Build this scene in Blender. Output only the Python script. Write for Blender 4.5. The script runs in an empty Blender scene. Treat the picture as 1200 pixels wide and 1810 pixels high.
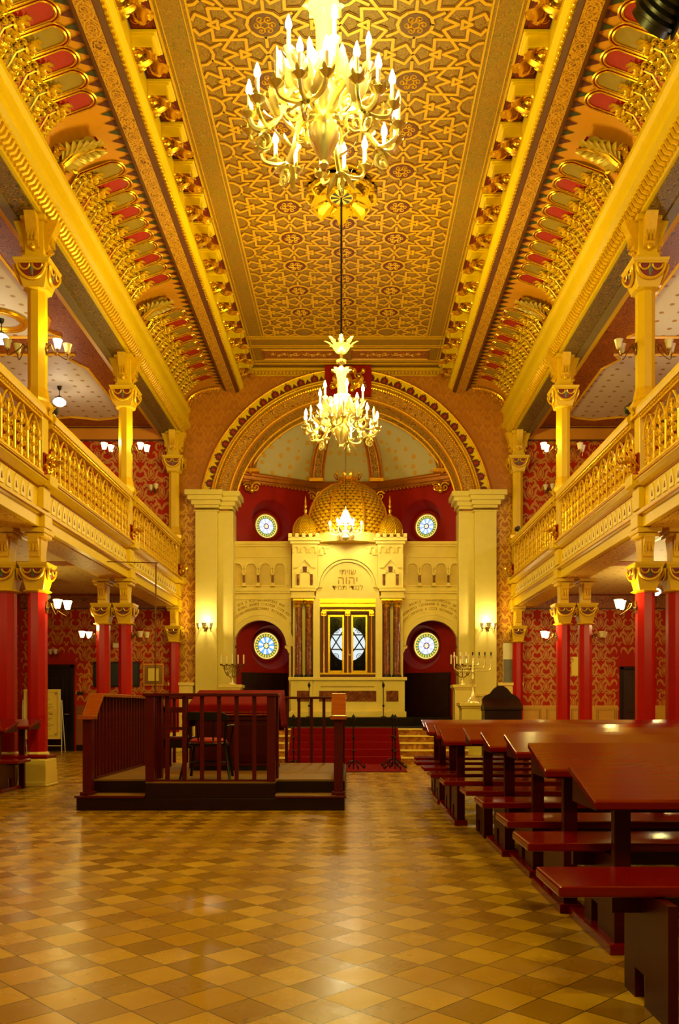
import bpy, math, random
from mathutils import Vector, Matrix, Quaternion
SC = bpy.context.scene
COL = SC.collection
PI = math.pi
RND = random.Random(11)
V = Vector

# ---------------------------------------------------------------- colours, materials
def lin(r, g, b):
    f = lambda c: (c / 12.92) if c <= 0.04045 else ((c + 0.055) / 1.055) ** 2.4
    return (f(r / 255), f(g / 255), f(b / 255), 1.0)

class NT:
    """small wrapper to write node trees briefly"""
    def __init__(s, m):
        s.t = m.node_tree; s.t.nodes.clear()
    def n(s, kind, **kw):
        x = s.t.nodes.new(kind)
        for k, v in kw.items():
            if k in x.inputs.keys(): s.put(x.inputs[k], v)
            else: setattr(x, k, v)
        return x
    def put(s, sock, v):
        if isinstance(v, bpy.types.NodeSocket): s.t.links.new(v, sock)
        else: sock.default_value = v
    def m(s, op, a, b=0.0, c=0.0):
        x = s.t.nodes.new('ShaderNodeMath'); x.operation = op
        s.put(x.inputs[0], a); s.put(x.inputs[1], b); s.put(x.inputs[2], c)
        return x.outputs[0]
    def mix(s, f, a, b):
        x = s.t.nodes.new('ShaderNodeMix'); x.data_type = 'RGBA'
        s.put(x.inputs[0], f); s.put(x.inputs[6], a); s.put(x.inputs[7], b)
        return x.outputs[2]
    def ramp(s, f, stops, interp='LINEAR'):
        x = s.t.nodes.new('ShaderNodeValToRGB'); x.color_ramp.interpolation = interp
        e = x.color_ramp.elements
        while len(e) < len(stops): e.new(0.5)
        for el, (p, c) in zip(e, stops): el.position = p; el.color = c
        s.put(x.inputs[0], f)
        return x.outputs[0]
    def obj(s):
        return s.n('ShaderNodeTexCoord').outputs['Object']
    def xyz(s, v):
        x = s.n('ShaderNodeSeparateXYZ'); s.put(x.inputs[0], v); return x.outputs
    def noise(s, vec, scale, detail=3.0, rough=0.5, dist=0.0):
        x = s.n('ShaderNodeTexNoise'); s.put(x.inputs['Vector'], vec)
        x.inputs['Scale'].default_value = scale; x.inputs['Detail'].default_value = detail
        x.inputs['Roughness'].default_value = rough; x.inputs['Distortion'].default_value = dist
        return x.outputs[0]
    def out(s, color, rough=0.5, metal=0.0, bump=None, bstr=0.2, bdist=0.01, coat=0.0, spec=0.5, trans=0.0, alpha=None):
        p = s.n('ShaderNodeBsdfPrincipled'); o = s.n('ShaderNodeOutputMaterial')
        s.put(p.inputs['Base Color'], color); s.put(p.inputs['Roughness'], rough); s.put(p.inputs['Metallic'], metal)
        p.inputs['Coat Weight'].default_value = coat; p.inputs['Coat Roughness'].default_value = 0.08
        p.inputs['Specular IOR Level'].default_value = spec
        p.inputs['Transmission Weight'].default_value = trans
        if alpha is not None: s.put(p.inputs['Alpha'], alpha)
        if bump is not None:
            b = s.n('ShaderNodeBump'); b.inputs['Strength'].default_value = bstr; b.inputs['Distance'].default_value = bdist
            s.put(b.inputs['Height'], bump); s.put(p.inputs['Normal'], b.outputs[0])
        s.t.links.new(p.outputs[0], o.inputs[0])
        return p

def newmat(name):
    m = bpy.data.materials.new(name); m.use_nodes = True
    return m, NT(m)

MATS = {}
def plain(name, c, rough=0.5, metal=0.0, var=0.12, vs=6.0, bump=0.0, bs=40.0, coat=0.0, spec=0.5):
    """one colour with slight cloudy variation, optional fine bump"""
    m, n = newmat(name)
    o = n.obj(); a = lin(*c)
    lo = tuple(x * (1 - var) for x in a[:3]) + (1,); hi = tuple(min(1, x * (1 + var)) for x in a[:3]) + (1,)
    col = n.mix(n.noise(o, vs, 4), lo, hi)
    n.out(col, rough, metal, n.noise(o, bs, 2) if bump else None, bump, 0.01, coat, spec)
    MATS[name] = m
    return m

def emit(name, c, strength, sample=False):
    m, n = newmat(name)
    e = n.n('ShaderNodeEmission', Color=lin(*c), Strength=strength); o = n.n('ShaderNodeOutputMaterial')
    n.t.links.new(e.outputs[0], o.inputs[0])
    m.cycles.emission_sampling = 'AUTO' if sample else 'NONE'
    MATS[name] = m
    return m

def arabesque(name, base, line, scale=10.0, thick=0.06, rough=0.5, metal_line=0.0, third=None):
    """painted swirling scrollwork: contour lines of a distorted noise field"""
    m, n = newmat(name)
    o = n.obj()
    f = n.noise(o, scale, 1.5, 0.5, 1.2)
    w = n.m('PINGPONG', n.m('MULTIPLY', f, 6.0), 0.5)
    line_f = n.m('LESS_THAN', n.m('ABSOLUTE', n.m('SUBTRACT', w, 0.25)), thick * 1.6)
    b = lin(*base)
    if third:
        f2 = n.noise(o, scale * 0.45, 1.0)
        b = n.mix(n.m('GREATER_THAN', f2, 0.52), lin(*base), lin(*third))
    col = n.mix(line_f, b, lin(*line))
    n.out(col, rough, 0.0, line_f, 0.25, 0.004)
    MATS[name] = m
    return m

plain('cream', (226, 205, 105), 0.45, var=0.06)
plain('marble', (238, 212, 112), 0.3, var=0.12, vs=3.0)
plain('beam_yellow', (230, 192, 6), 0.38, var=0.06)
plain('column_yellow', (222, 180, 10), 0.4, var=0.06)
plain('carved_gold', (226, 178, 8), 0.36, 0.25, var=0.2, vs=14, bump=0.3, bs=30)
plain('gilt', (236, 178, 36), 0.26, 0.75, var=0.15, vs=9)
plain('gilt_dark', (186, 112, 18), 0.32, 0.6, var=0.25, vs=12)
plain('brass', (255, 236, 176), 0.24, 0.6, var=0.08)
plain('red_shaft', (178, 20, 4), 0.28, var=0.1, spec=0.3)
plain('red_paint', (146, 18, 4), 0.5, var=0.15, vs=2, spec=0.15)
plain('wallpaper_red', (176, 36, 8), 0.65, var=0.12, vs=1.5, spec=0.15)
plain('wallpaper_gold', (196, 124, 20), 0.5, var=0.1)
plain('text_gold', (168, 116, 4), 0.4, 0.2)
plain('marble_panel', (216, 182, 84), 0.3, var=0.2, vs=4)
plain('ochre_faint', (192, 120, 10), 0.5, var=0.1)
plain('wall_ochre', (176, 104, 4), 0.5, var=0.15, vs=1.5)
plain('ochre_line', (222, 164, 34), 0.42, var=0.1)
plain('orange_paint', (208, 136, 2), 0.55, var=0.16, vs=1.2)
plain('maroon', (92, 18, 12), 0.5, var=0.15)
plain('bottle_green', (54, 56, 22), 0.5)
plain('olive', (150, 118, 22), 0.45, var=0.15)
plain('acanthus_green', (190, 158, 56), 0.36, 0.15, var=0.3, vs=10)
plain('niche_red', (164, 28, 12), 0.42, var=0.2)
plain('brown_beam', (92, 42, 14), 0.45, var=0.15)
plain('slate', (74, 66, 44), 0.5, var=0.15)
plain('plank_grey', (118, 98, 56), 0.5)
plain('dark_wood', (36, 4, 3), 0.38, var=0.3, vs=5, spec=0.25)
plain('black_wood', (24, 7, 3), 0.4, var=0.2, spec=0.3)
plain('door_wood', (46, 20, 12), 0.35, var=0.25)
plain('iron', (18, 15, 12), 0.4, 0.5)
plain('blackpaint', (14, 12, 10), 0.4)
plain('velvet', (124, 4, 12), 0.8, var=0.2, vs=3, spec=0.1)
plain('seat_red', (190, 14, 26), 0.7)
plain('carpet_red', (128, 4, 14), 0.85, var=0.2, vs=20, spec=0.1)
plain('platform_floor', (138, 92, 14), 0.6, var=0.2, vs=8)
plain('paper', (240, 214, 90), 0.6, var=0.03)
plain('white_paint', (236, 226, 190), 0.45, var=0.02)
plain('candle_wax', (255, 244, 214), 0.5, var=0.02)
plain('glass_off', (226, 216, 188), 0.25, var=0.02)
plain('ink', (90, 70, 30), 0.6)
plain('bronze', (120, 84, 30), 0.3, 0.8, var=0.2)
plain('grey_photo', (120, 112, 104), 0.5, var=0.4, vs=4)
plain('dark_stone', (34, 22, 8), 0.6, var=0.3, spec=0.08)
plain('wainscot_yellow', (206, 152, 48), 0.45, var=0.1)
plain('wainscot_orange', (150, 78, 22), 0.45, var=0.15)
plain('red_dark', (110, 14, 10), 0.5)
plain('lunette_red', (120, 34, 16), 0.45, var=0.2)
plain('lunette_blue', (84, 92, 80), 0.45)
plain('frieze_white', (236, 214, 138), 0.4)
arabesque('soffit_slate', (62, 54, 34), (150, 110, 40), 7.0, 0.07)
arabesque('soffit_gold', (120, 72, 16), (214, 150, 30), 5.0, 0.09)
arabesque('ceiling_field', (112, 72, 3), (182, 130, 10), 13.0, 0.06, third=(116, 84, 14))
arabesque('ceiling_border', (136, 92, 4), (172, 126, 14), 9.0, 0.06, third=(126, 94, 8))
arabesque('gallery_border', (112, 62, 18), (176, 96, 26), 4.0, 0.09)
arabesque('intrados_paint', (120, 72, 14), (206, 152, 34), 4.5, 0.07)
arabesque('coffer_paint', (66, 18, 10), (196, 122, 26), 9.0, 0.09)
arabesque('crimson_relief', (150, 92, 10), (232, 178, 26), 6.0, 0.1)
plain('strap_gold', (218, 164, 12), 0.4, 0.1)
plain('strap_brown', (120, 70, 10), 0.5)
plain('medallion_brown', (96, 34, 6), 0.5)

# wood of the pews: deep red polish
def wood(name, a, b, rough, coat, spec=0.4):
    m, n = newmat(name)
    o = n.obj(); mp = n.n('ShaderNodeMapping'); n.put(mp.inputs[0], o); mp.inputs['Scale'].default_value = (1.2, 14, 14)
    g = n.noise(mp.outputs[0], 2.2, 5, 0.6, 0.6)
    col = n.mix(g, lin(*a), lin(*b))
    r = n.m('ADD', rough, n.m('MULTIPLY', n.noise(o, 3.0, 2), 0.12))
    n.out(col, r, 0.0, None, coat=coat, spec=spec)
    MATS[name] = m
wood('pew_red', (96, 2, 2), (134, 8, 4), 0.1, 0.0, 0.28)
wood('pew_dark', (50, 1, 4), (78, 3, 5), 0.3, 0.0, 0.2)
wood('rail_wood', (64, 2, 8), (98, 6, 14), 0.32, 0.0, 0.25)
wood('rail_cap', (130, 44, 8), (186, 92, 18), 0.14, 0.5)

# brown veined marble
m, n = newmat('brown_marble'); o = n.obj()
f = n.noise(o, 7.0, 8, 0.65, 1.5)
n.out(n.ramp(f, [(0.32, lin(70, 26, 10)), (0.5, lin(124, 58, 18)), (0.62, lin(150, 84, 30)), (0.72, lin(210, 168, 90))]), 0.18)
MATS['brown_marble'] = m
m, n = newmat('step_marble'); o = n.obj()
f = n.noise(o, 5.0, 8, 0.65, 1.2)
n.out(n.ramp(f, [(0.35, lin(110, 54, 16)), (0.55, lin(170, 108, 30)), (0.7, lin(226, 180, 90))]), 0.25)
MATS['step_marble'] = m

# floor: diamonds of light and dark stone tiles, waxed
m, n = newmat('floor_tiles'); o = n.obj(); x, y, z = n.xyz(o)
s = 0.22 * math.sqrt(2)
xs = n.m('SUBTRACT', x, 0.196); ys = n.m('SUBTRACT', y, 3.49)
u = n.m('DIVIDE', n.m('ADD', xs, ys), s); v = n.m('DIVIDE', n.m('SUBTRACT', ys, xs), s)
fu = n.m('FLOOR', u); fv = n.m('FLOOR', v)
par = n.m('ABSOLUTE', n.m('MODULO', n.m('ADD', fu, fv), 2.0))
cx = n.n('ShaderNodeCombineXYZ'); n.put(cx.inputs[0], fu); n.put(cx.inputs[1], fv)
wn = n.n('ShaderNodeTexWhiteNoise'); wn.noise_dimensions = '2D'; n.put(wn.inputs['Vector'], cx.outputs[0])
rv = wn.outputs['Value']
light = n.mix(rv, lin(190, 142, 14), lin(206, 160, 30)); dark = n.mix(rv, lin(150, 108, 8), lin(172, 126, 14))
col = n.mix(par, light, dark)
cloud = n.noise(o, 1.1, 5, 0.6)
col = n.mix(n.m('MULTIPLY', n.m('SUBTRACT', cloud, 0.42), 1.6), col, lin(140, 78, 6))
grime = n.m('GREATER_THAN', n.noise(o, 9.0, 6, 0.7), 0.66)
col = n.mix(n.m('MULTIPLY', grime, 0.45), col, lin(70, 42, 12))
du = n.m('ABSOLUTE', n.m('SUBTRACT', n.m('FRACT', u), 0.5)); dv = n.m('ABSOLUTE', n.m('SUBTRACT', n.m('FRACT', v), 0.5))
gr = n.m('GREATER_THAN', n.m('MAXIMUM', du, dv), 0.489)
col = n.mix(gr, col, lin(52, 28, 8))
rough = n.m('ADD', 0.13, n.m('ADD', n.m('MULTIPLY', n.noise(o, 6.0, 4), 0.18), n.m('MULTIPLY', rv, 0.12)))
hgt = n.m('SUBTRACT', n.m('MULTIPLY', n.noise(o, 14.0, 3), 0.4), gr)
n.out(col, rough, 0.0, hgt, 0.25, 0.003, spec=0.34)
MATS['floor_tiles'] = m

# grey white plaster with small gilt dots
def dotted(name, base, dot, pitch, r, dim='2D'):
    m, n = newmat(name); o = n.obj()
    vo = n.n('ShaderNodeTexVoronoi', Randomness=0.25); n.put(vo.inputs['Vector'], o); vo.inputs['Scale'].default_value = 1 / pitch
    vo.voronoi_dimensions = dim
    d = n.m('LESS_THAN', vo.outputs['Distance'], r)
    n.out(n.mix(d, lin(*base), lin(*dot)), 0.6)
    MATS[name] = m
dotted('gallery_plaster', (214, 200, 178), (168, 124, 60), 0.36, 0.14)
dotted('aisle_plaster', (206, 172, 96), (150, 110, 40), 0.4, 0.1)
dotted('apse_plaster', (186, 168, 122), (196, 144, 30), 0.25, 0.3, '3D')

# fish-scale gilding on the ark domes
def scales(name, count, freq):
  m, n = newmat(name); o = n.obj(); x, y, z = n.xyz(o)
  ang = n.m('ARCTAN2', y, x)
  uu = n.m('MULTIPLY', ang, count / (2 * PI)); vv = n.m('MULTIPLY', z, freq)
  row = n.m('FLOOR', vv)
  uu = n.m('ADD', uu, n.m('MULTIPLY', n.m('MODULO', row, 2.0), 0.5))
  a = n.m('SUBTRACT', n.m('FRACT', uu), 0.5); b = n.m('FRACT', vv)
  dd = n.m('SQRT', n.m('ADD', n.m('MULTIPLY', a, n.m('MULTIPLY', a, 3.2)), n.m('MULTIPLY', b, b)))
  edge = n.m('GREATER_THAN', dd, 0.86)
  col = n.mix(edge, lin(244, 192, 20), lin(140, 84, 4))
  n.out(col, 0.32, 0.25, n.m('MULTIPLY', dd, -1.0), 0.8, 0.03)
  MATS[name] = m
scales('gilt_scales', 40, 10.5)
scales('gilt_scales_fine', 32, 22.0)

# stained glass roundels (lit from outside)
def stained(name, inner, petal, ring, strength):
    m, n = newmat(name); o = n.obj(); x, y, z = n.xyz(o)
    r = n.m('SQRT', n.m('ADD', n.m('MULTIPLY', x, x), n.m('MULTIPLY', y, y)))
    an = n.m('ARCTAN2', y, x)
    p6 = n.m('GREATER_THAN', n.m('SINE', n.m('MULTIPLY', an, 8.0)), 0.1)
    p24 = n.m('GREATER_THAN', n.m('SINE', n.m('MULTIPLY', an, 24.0)), 0.0)
    star = n.m('ADD', 0.11, n.m('MULTIPLY', n.m('ABSOLUTE', n.m('SINE', n.m('MULTIPLY', an, 3.0))), 0.07))
    mid = n.mix(p6, lin(*petal), lin(244, 246, 255))
    rim = n.mix(p24, lin(*ring), lin(226, 190, 60))
    c = n.mix(n.m('LESS_THAN', r, star), lin(*inner), lin(250, 236, 240))
    c = n.mix(n.m('GREATER_THAN', r, 0.2), n.mix(n.m('LESS_THAN', r, star), lin(*inner), lin(252, 240, 160)), mid)
    c = n.mix(n.m('GREATER_THAN', r, 0.62), c, lin(52, 60, 70))
    c = n.mix(n.m('GREATER_THAN', r, 0.66), c, rim)
    c = n.mix(n.m('GREATER_THAN', r, 0.84), c, lin(120, 60, 20))
    c = n.mix(n.m('GREATER_THAN', r, 0.87), c, lin(255, 226, 120))
    leads = n.m('LESS_THAN', n.m('ABSOLUTE', n.m('SUBTRACT', r, 0.22)), 0.02)
    c = n.mix(leads, c, lin(70, 30, 60))
    e = n.n('ShaderNodeEmission', Color=c, Strength=strength); oo = n.n('ShaderNodeOutputMaterial')
    n.t.links.new(e.outputs[0], oo.inputs[0])
    m.cycles.emission_sampling = 'NONE'
    MATS[name] = m
stained('stained_violet', (140, 70, 150), (196, 206, 240), (60, 130, 70), 1.5)
stained('stained_blue', (110, 70, 150), (150, 190, 240), (60, 120, 60), 1.5)
stained('stained_yellow', (120, 130, 50), (110, 170, 235), (80, 120, 60), 1.5)

emit('bulb', (255, 236, 190), 60.0)
emit('shade_lit', (255, 226, 150), 9.0)
emit('globe_lit', (255, 246, 226), 5.0)
emit('daylit_glass', (240, 244, 255), 3.2)

# ark door glass: dark, a little see-through
m, n = newmat('dark_glass')
g = n.n('ShaderNodeBsdfGlossy', Color=lin(60, 56, 40), Roughness=0.1); t = n.n('ShaderNodeBsdfTransparent', Color=(0.75, 0.78, 0.75, 1))
mx = n.n('ShaderNodeMixShader'); mx.inputs[0].default_value = 0.25; oo = n.n('ShaderNodeOutputMaterial')
n.t.links.new(t.outputs[0], mx.inputs[1]); n.t.links.new(g.outputs[0], mx.inputs[2]); n.t.links.new(mx.outputs[0], oo.inputs[0])
MATS['dark_glass'] = m

# ---------------------------------------------------------------- mesh building
class MB:
    def __init__(s): s.v = []; s.f = []
    def add(s, vs, fs):
        o = len(s.v); s.v += [V(p) for p in vs]; s.f += [tuple(i + o for i in f) for f in fs]
        return s
    def box(s, x0, x1, y0, y1, z0, z1):
        return s.add([(x0, y0, z0), (x1, y0, z0), (x1, y1, z0), (x0, y1, z0), (x0, y0, z1), (x1, y0, z1), (x1, y1, z1), (x0, y1, z1)],
                     [(0, 3, 2, 1), (4, 5, 6, 7), (0, 1, 5, 4), (1, 2, 6, 5), (2, 3, 7, 6), (3, 0, 4, 7)])
    def cbox(s, c, d):
        return s.box(c[0] - d[0] / 2, c[0] + d[0] / 2, c[1] - d[1] / 2, c[1] + d[1] / 2, c[2] - d[2] / 2, c[2] + d[2] / 2)
    def taper(s, z0, a0, b0, z1, a1, b1, cx=0, cy=0):
        """frustum with half sizes a (x) and b (y)"""
        return s.add([(cx - a0, cy - b0, z0), (cx + a0, cy - b0, z0), (cx + a0, cy + b0, z0), (cx - a0, cy + b0, z0),
                      (cx - a1, cy - b1, z1), (cx + a1, cy - b1, z1), (cx + a1, cy + b1, z1), (cx - a1, cy + b1, z1)],
                     [(0, 3, 2, 1), (4, 5, 6, 7), (0, 1, 5, 4), (1, 2, 6, 5), (2, 3, 7, 6), (3, 0, 4, 7)])
    def prism(s, poly, ax, a, b):
        def p(q, t): return (t, q[0], q[1]) if ax == 'x' else (q[0], t, q[1]) if ax == 'y' else (q[0], q[1], t)
        k = len(poly)
        fs = [tuple(range(k - 1, -1, -1)), tuple(range(k, 2 * k))] + [(i, (i + 1) % k, k + (i + 1) % k, k + i) for i in range(k)]
        return s.add([p(q, a) for q in poly] + [p(q, b) for q in poly], fs)
    def lathe(s, prof, n=16, c=(0, 0, 0), ph=0.0, ax='z', sq=1.0):
        vs = []; fs = []
        for r, h in prof:
            for i in range(n):
                t = ph + 2 * PI * i / n; a, b = r * math.cos(t), r * math.sin(t) * sq
                vs.append((c[0] + a, c[1] + b, c[2] + h) if ax == 'z' else (c[0] + h, c[1] + a, c[2] + b) if ax == 'x' else (c[0] + a, c[1] + h, c[2] + b))
        k = len(prof)
        for j in range(k - 1):
            for i in range(n):
                i2 = (i + 1) % n
                fs.append((j * n + i, j * n + i2, (j + 1) * n + i2, (j + 1) * n + i))
        fs.append(tuple(range(n - 1, -1, -1))); fs.append(tuple((k - 1) * n + i for i in range(n)))
        return s.add(vs, fs)
    def ball(s, c, r, n=10, k=6, sz=1.0):
        return s.lathe([(max(1e-4, r * math.sin(PI * j / k)), -r * sz * math.cos(PI * j / k)) for j in range(k + 1)], n, c)
    def tube(s, pts, r, n=6, closed=False):
        pts = [V(p) for p in pts]; k = len(pts); vs = []; fs = []
        rr = r if isinstance(r, (list, tuple)) else [r] * k
        prev = None
        for i, p in enumerate(pts):
            if closed: t = pts[(i + 1) % k] - pts[i - 1]
            else: t = pts[min(k - 1, i + 1)] - pts[max(0, i - 1)]
            if t.length < 1e-9: t = V((0, 0, 1))
            t.normalize()
            if prev is None:
                a = t.cross(V((0, 0, 1)))
                if a.length < 1e-3: a = t.cross(V((1, 0, 0)))
            else: a = prev - t * prev.dot(t)
            if a.length < 1e-6: a = t.orthogonal()
            a.normalize(); prev = a; b = t.cross(a)
            for j in range(n):
                q = 2 * PI * j / n
                vs.append(p + a * (rr[i] * math.cos(q)) + b * (rr[i] * math.sin(q)))
        for i in range(k if closed else k - 1):
            i2 = (i + 1) % k
            for j in range(n):
                j2 = (j + 1) % n
                fs.append((i * n + j, i * n + j2, i2 * n + j2, i2 * n + j))
        if not closed: fs.append(tuple(range(n - 1, -1, -1))); fs.append(tuple((k - 1) * n + j for j in range(n)))
        return s.add(vs, fs)
    def grid(s, fn, nu, nv, flip=False):
        vs = [fn(i / nu, j / nv) for i in range(nu + 1) for j in range(nv + 1)]
        w = nv + 1
        fs = [(i * w + j, (i + 1) * w + j, (i + 1) * w + j + 1, i * w + j + 1) for i in range(nu) for j in range(nv)]
        if flip: fs = [f[::-1] for f in fs]
        return s.add(vs, fs)
    def arc(s, cx, cz, r0, r1, a0, a1, y0, y1, n=32):
        """block ring in the XZ plane between radii r0<r1 and depths y0<y1"""
        vs = []; fs = []
        for i in range(n + 1):
            t = a0 + (a1 - a0) * i / n; c, d = math.cos(t), math.sin(t)
            vs += [(cx + r0 * c, y0, cz + r0 * d), (cx + r1 * c, y0, cz + r1 * d), (cx + r1 * c, y1, cz + r1 * d), (cx + r0 * c, y1, cz + r0 * d)]
        for i in range(n):
            o = i * 4
            for j in range(4): fs.append((o + j, o + (j + 1) % 4, o + 4 + (j + 1) % 4, o + 4 + j))
        fs.append((3, 2, 1, 0)); fs.append(tuple(n * 4 + j for j in range(4)))
        return s.add(vs, fs)
    def leaf(s, o, d, u, L, W, curl=1.5, lobes=4, a0=0.0, nt=12, cup=0.25):
        """acanthus leaf: grows from o along d, curling towards u"""
        o = V(o); d = V(d).normalized(); u = V(u).normalized(); sd = d.cross(u).normalized()
        rows = []; p = o.copy()
        for i in range(nt + 1):
            t = i / nt; a = a0 + curl * t * t
            tg = d * math.cos(a) + u * math.sin(a); nm = u * math.cos(a) - d * math.sin(a)
            if i: p = p + tg * (L / nt)
            w = W * (math.sin(PI * min(1, 0.12 + 0.88 * t)) ** 0.7 + 0.05) * (0.72 + 0.28 * abs(math.sin(lobes * PI * t)))
            rows.append([p + sd * (w * q) + nm * (-cup * w * q * q + (0.12 * W if q == 0 else 0)) for q in (-1, -0.5, 0, 0.5, 1)])
        vs = [q for r in rows for q in r]
        fs = [(i * 5 + j, i * 5 + j + 1, (i + 1) * 5 + j + 1, (i + 1) * 5 + j) for i in range(nt) for j in range(4)]
        return s.add(vs, fs)
    def scroll(s, c, u, v, r, turns=1.4, th=0.012, a0=0.0, n=5, k=16, lift=None):
        """spiral from radius r at angle a0 inwards"""
        c = V(c); u = V(u); v = V(v); pts = []; rr = []
        for i in range(k + 1):
            t = i / k; a = a0 + turns * 2 * PI * t; q = r * (1 - 0.82 * t)
            p = c + u * (q * math.cos(a)) + v * (q * math.sin(a))
            if lift is not None: p = p + V(lift) * t
            pts.append(p); rr.append(th * (1 - 0.5 * t))
        s.tube(pts, rr, n); s.ball(pts[-1], th * 1.5, 6, 4)
        return s
    def ribbon(s, pts, ws, fn):
        """flat tapered band following 2-D points, mapped to 3-D by fn(u, v)"""
        k = len(pts); vs = []
        for i in range(k):
            a = pts[max(0, i - 1)]; b = pts[min(k - 1, i + 1)]
            dx, dy = b[0] - a[0], b[1] - a[1]; l = math.hypot(dx, dy) or 1
            w = ws[i] if isinstance(ws, (list, tuple)) else ws
            vs += [fn(pts[i][0] - dy / l * w, pts[i][1] + dx / l * w), fn(pts[i][0] + dy / l * w, pts[i][1] - dx / l * w)]
        return s.add(vs, [(2 * i, 2 * i + 1, 2 * i + 3, 2 * i + 2) for i in range(k - 1)])
    def merge(s, o, M=None):
        return s.add([(M @ p) if M else p for p in o.v], o.f)
    def shift(s, d, start=0):
        d = V(d)
        for i in range(start, len(s.v)): s.v[i] = s.v[i] + d
        return s
    def xf(s, M, start=0):
        for i in range(start, len(s.v)): s.v[i] = M @ s.v[i]
        return s
    def build(s, name, mat, parent=None, smooth=True, bevel=0.0, world=True, label=None, stuff=False):
        me = bpy.data.meshes.new(name)
        off = V((0, 0, 0))
        if world and parent is not None:
            q = parent
            while q is not None: off = off + q.location; q = q.parent
        me.from_pydata([tuple(p - off) for p in s.v], [], s.f)
        me.materials.append(MATS[mat])
        if smooth:
            me.polygons.foreach_set('use_smooth', [True] * len(me.polygons)); me.set_sharp_from_angle(angle=math.radians(38))
        o = bpy.data.objects.new(name, me); COL.objects.link(o)
        if parent is not None: o.parent = parent
        if bevel:
            b = o.modifiers.new('bevel', 'BEVEL'); b.width = bevel; b.segments = 2; b.limit_method = 'ANGLE'
        if label: o['label'] = label
        return o

def thing(name, label, cat, loc=(0, 0, 0), rz=0.0, group=None):
    o = bpy.data.objects.new(name, None); COL.objects.link(o); o.location = loc; o.rotation_euler.z = rz
    o.empty_display_size = 0.1
    o['label'] = label; o['category'] = cat; o['kind'] = 'thing'
    if group: o['group'] = group
    return o
def tag(o, label, cat, group=None):
    o['label'] = label; o['category'] = cat; o['kind'] = 'thing'
    if group: o['group'] = group
    return o
def struct(o, label=None):
    o['kind'] = 'structure'
    if label: o['label'] = label
    return o
KIDS = {}
def dup(root, loc=None, rz=None, label=None, group=None):
    kids = {}
    for o in root.children_recursive: kids.setdefault(o.parent.name, []).append(o)
    def cp(o, par):
        c = o.copy(); COL.objects.link(c)
        if par is not None: c.parent = par
        for k in kids.get(o.name, []): cp(k, c)
        return c
    r = cp(root, None)
    if loc is not None: r.location = loc
    if rz is not None: r.rotation_euler.z = rz
    if label: r['label'] = label
    if group: r['group'] = group
    return r
ORD = ['', 'first', 'second', 'third', 'fourth', 'fifth', 'sixth', 'seventh', 'eighth', 'ninth', 'tenth', 'eleventh', 'twelfth', 'thirteenth', 'fourteenth', 'fifteenth', 'sixteenth', 'seventeenth', 'eighteenth']
SIDE = {-1: 'left', 1: 'right'}
YW = 24.3          # the arch wall
COLY = [8.28, 13.58, 18.86]   # free-standing columns; half columns stand at YW
CX = 4.86
# ================================================================ THE SETTING
def cr(pts, n=6):
    """Catmull-Rom through 2-D or 3-D points"""
    pts = [V(p) for p in pts]; out = []
    q = [pts[0] * 2 - pts[1]] + pts + [pts[-1] * 2 - pts[-2]]
    for i in range(1, len(q) - 2):
        a, b, c, d = q[i - 1:i + 3]
        for k in range(n):
            t = k / n
            out.append(0.5 * (2 * b + (c - a) * t + (2 * a - 5 * b + 4 * c - d) * t * t + (3 * b - a - 3 * c + d) * t ** 3))
    out.append(pts[-1])
    return out
def lerpw(ws, k):
    r = []
    for i in range(k):
        t = i / (k - 1) * (len(ws) - 1); j = min(int(t), len(ws) - 2); r.append(ws[j] + (ws[j + 1] - ws[j]) * (t - j))
    return r

DAM = [([(0, -.10), (.10, -.02), (.13, .08), (.07, .18), (0, .27)], [.012, .018, .018, .016, .006]),
       ([(.01, -.05), (.035, .04), (.02, .12), (0, .19)], [.0, .03, .022, 0]),
       ([(0, -.44), (.06, -.36), (.16, -.27), (.28, -.25), (.38, -.33), (.35, -.42)], [.004, .03, .045, .035, .022, .004]),
       ([(.03, -.13), (.12, -.13), (.22, -.05), (.27, .08), (.36, .14), (.44, .08)], [.004, .022, .04, .036, .026, .004]),
       ([(.12, .2), (.2, .18), (.27, .26), (.22, .36), (.12, .36), (.11, .29)], [.004, .022, .034, .03, .022, .006]),
       ([(0, .30), (.03, .36), (.0, .47)], [.0, .03, .0]),
       ([(.04, .32), (.10, .42), (.2, .46), (.3, .42), (.4, .44), (.48, .5)], [.004, .022, .03, .02, .018, .003]),
       ([(.30, -.1), (.4, -.06), (.47, -.14), (.42, -.2)], [.002, .02, .026, .003])]
DAMS = [(cr(p, 4), w) for p, w in DAM]
DAMS = [([(q.x, q.y) for q in p], lerpw(w, len(p))) for p, w in DAMS]
def damask(mb, u0, u1, v0, v1, tw, th, fn, ok=None, nrm=(0, -1, 0)):
    nv = int((v1 - v0) / (th / 2)) + 2
    for j in range(nv):
        v = v0 + j * th / 2
        k = int((u1 - u0) / tw) + 2
        for i in range(k):
            u = u0 + (i + (0.5 if j % 2 else 0)) * tw
            if u < u0 + .1 or u > u1 - .1 or v > v1: continue
            if ok and not ok(u, v): continue
            for sg in (1, -1):
                for di, (p, w) in enumerate(DAMS):
                    st = len(mb.v); lift = V(nrm) * (.0012 * (2 * di + (sg > 0)))
                    mb.ribbon([(u + sg * x * tw, v + y * th) for x, y in p], [q * tw * 1.5 for q in w], lambda a_, b_: fn(a_, b_) + lift)

# ---- floor
fl = MB().box(-9.4, 9.4, -3, YW + 2.6, -0.2, 0.0).build('floor', 'floor_tiles', smooth=False); struct(fl)

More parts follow.
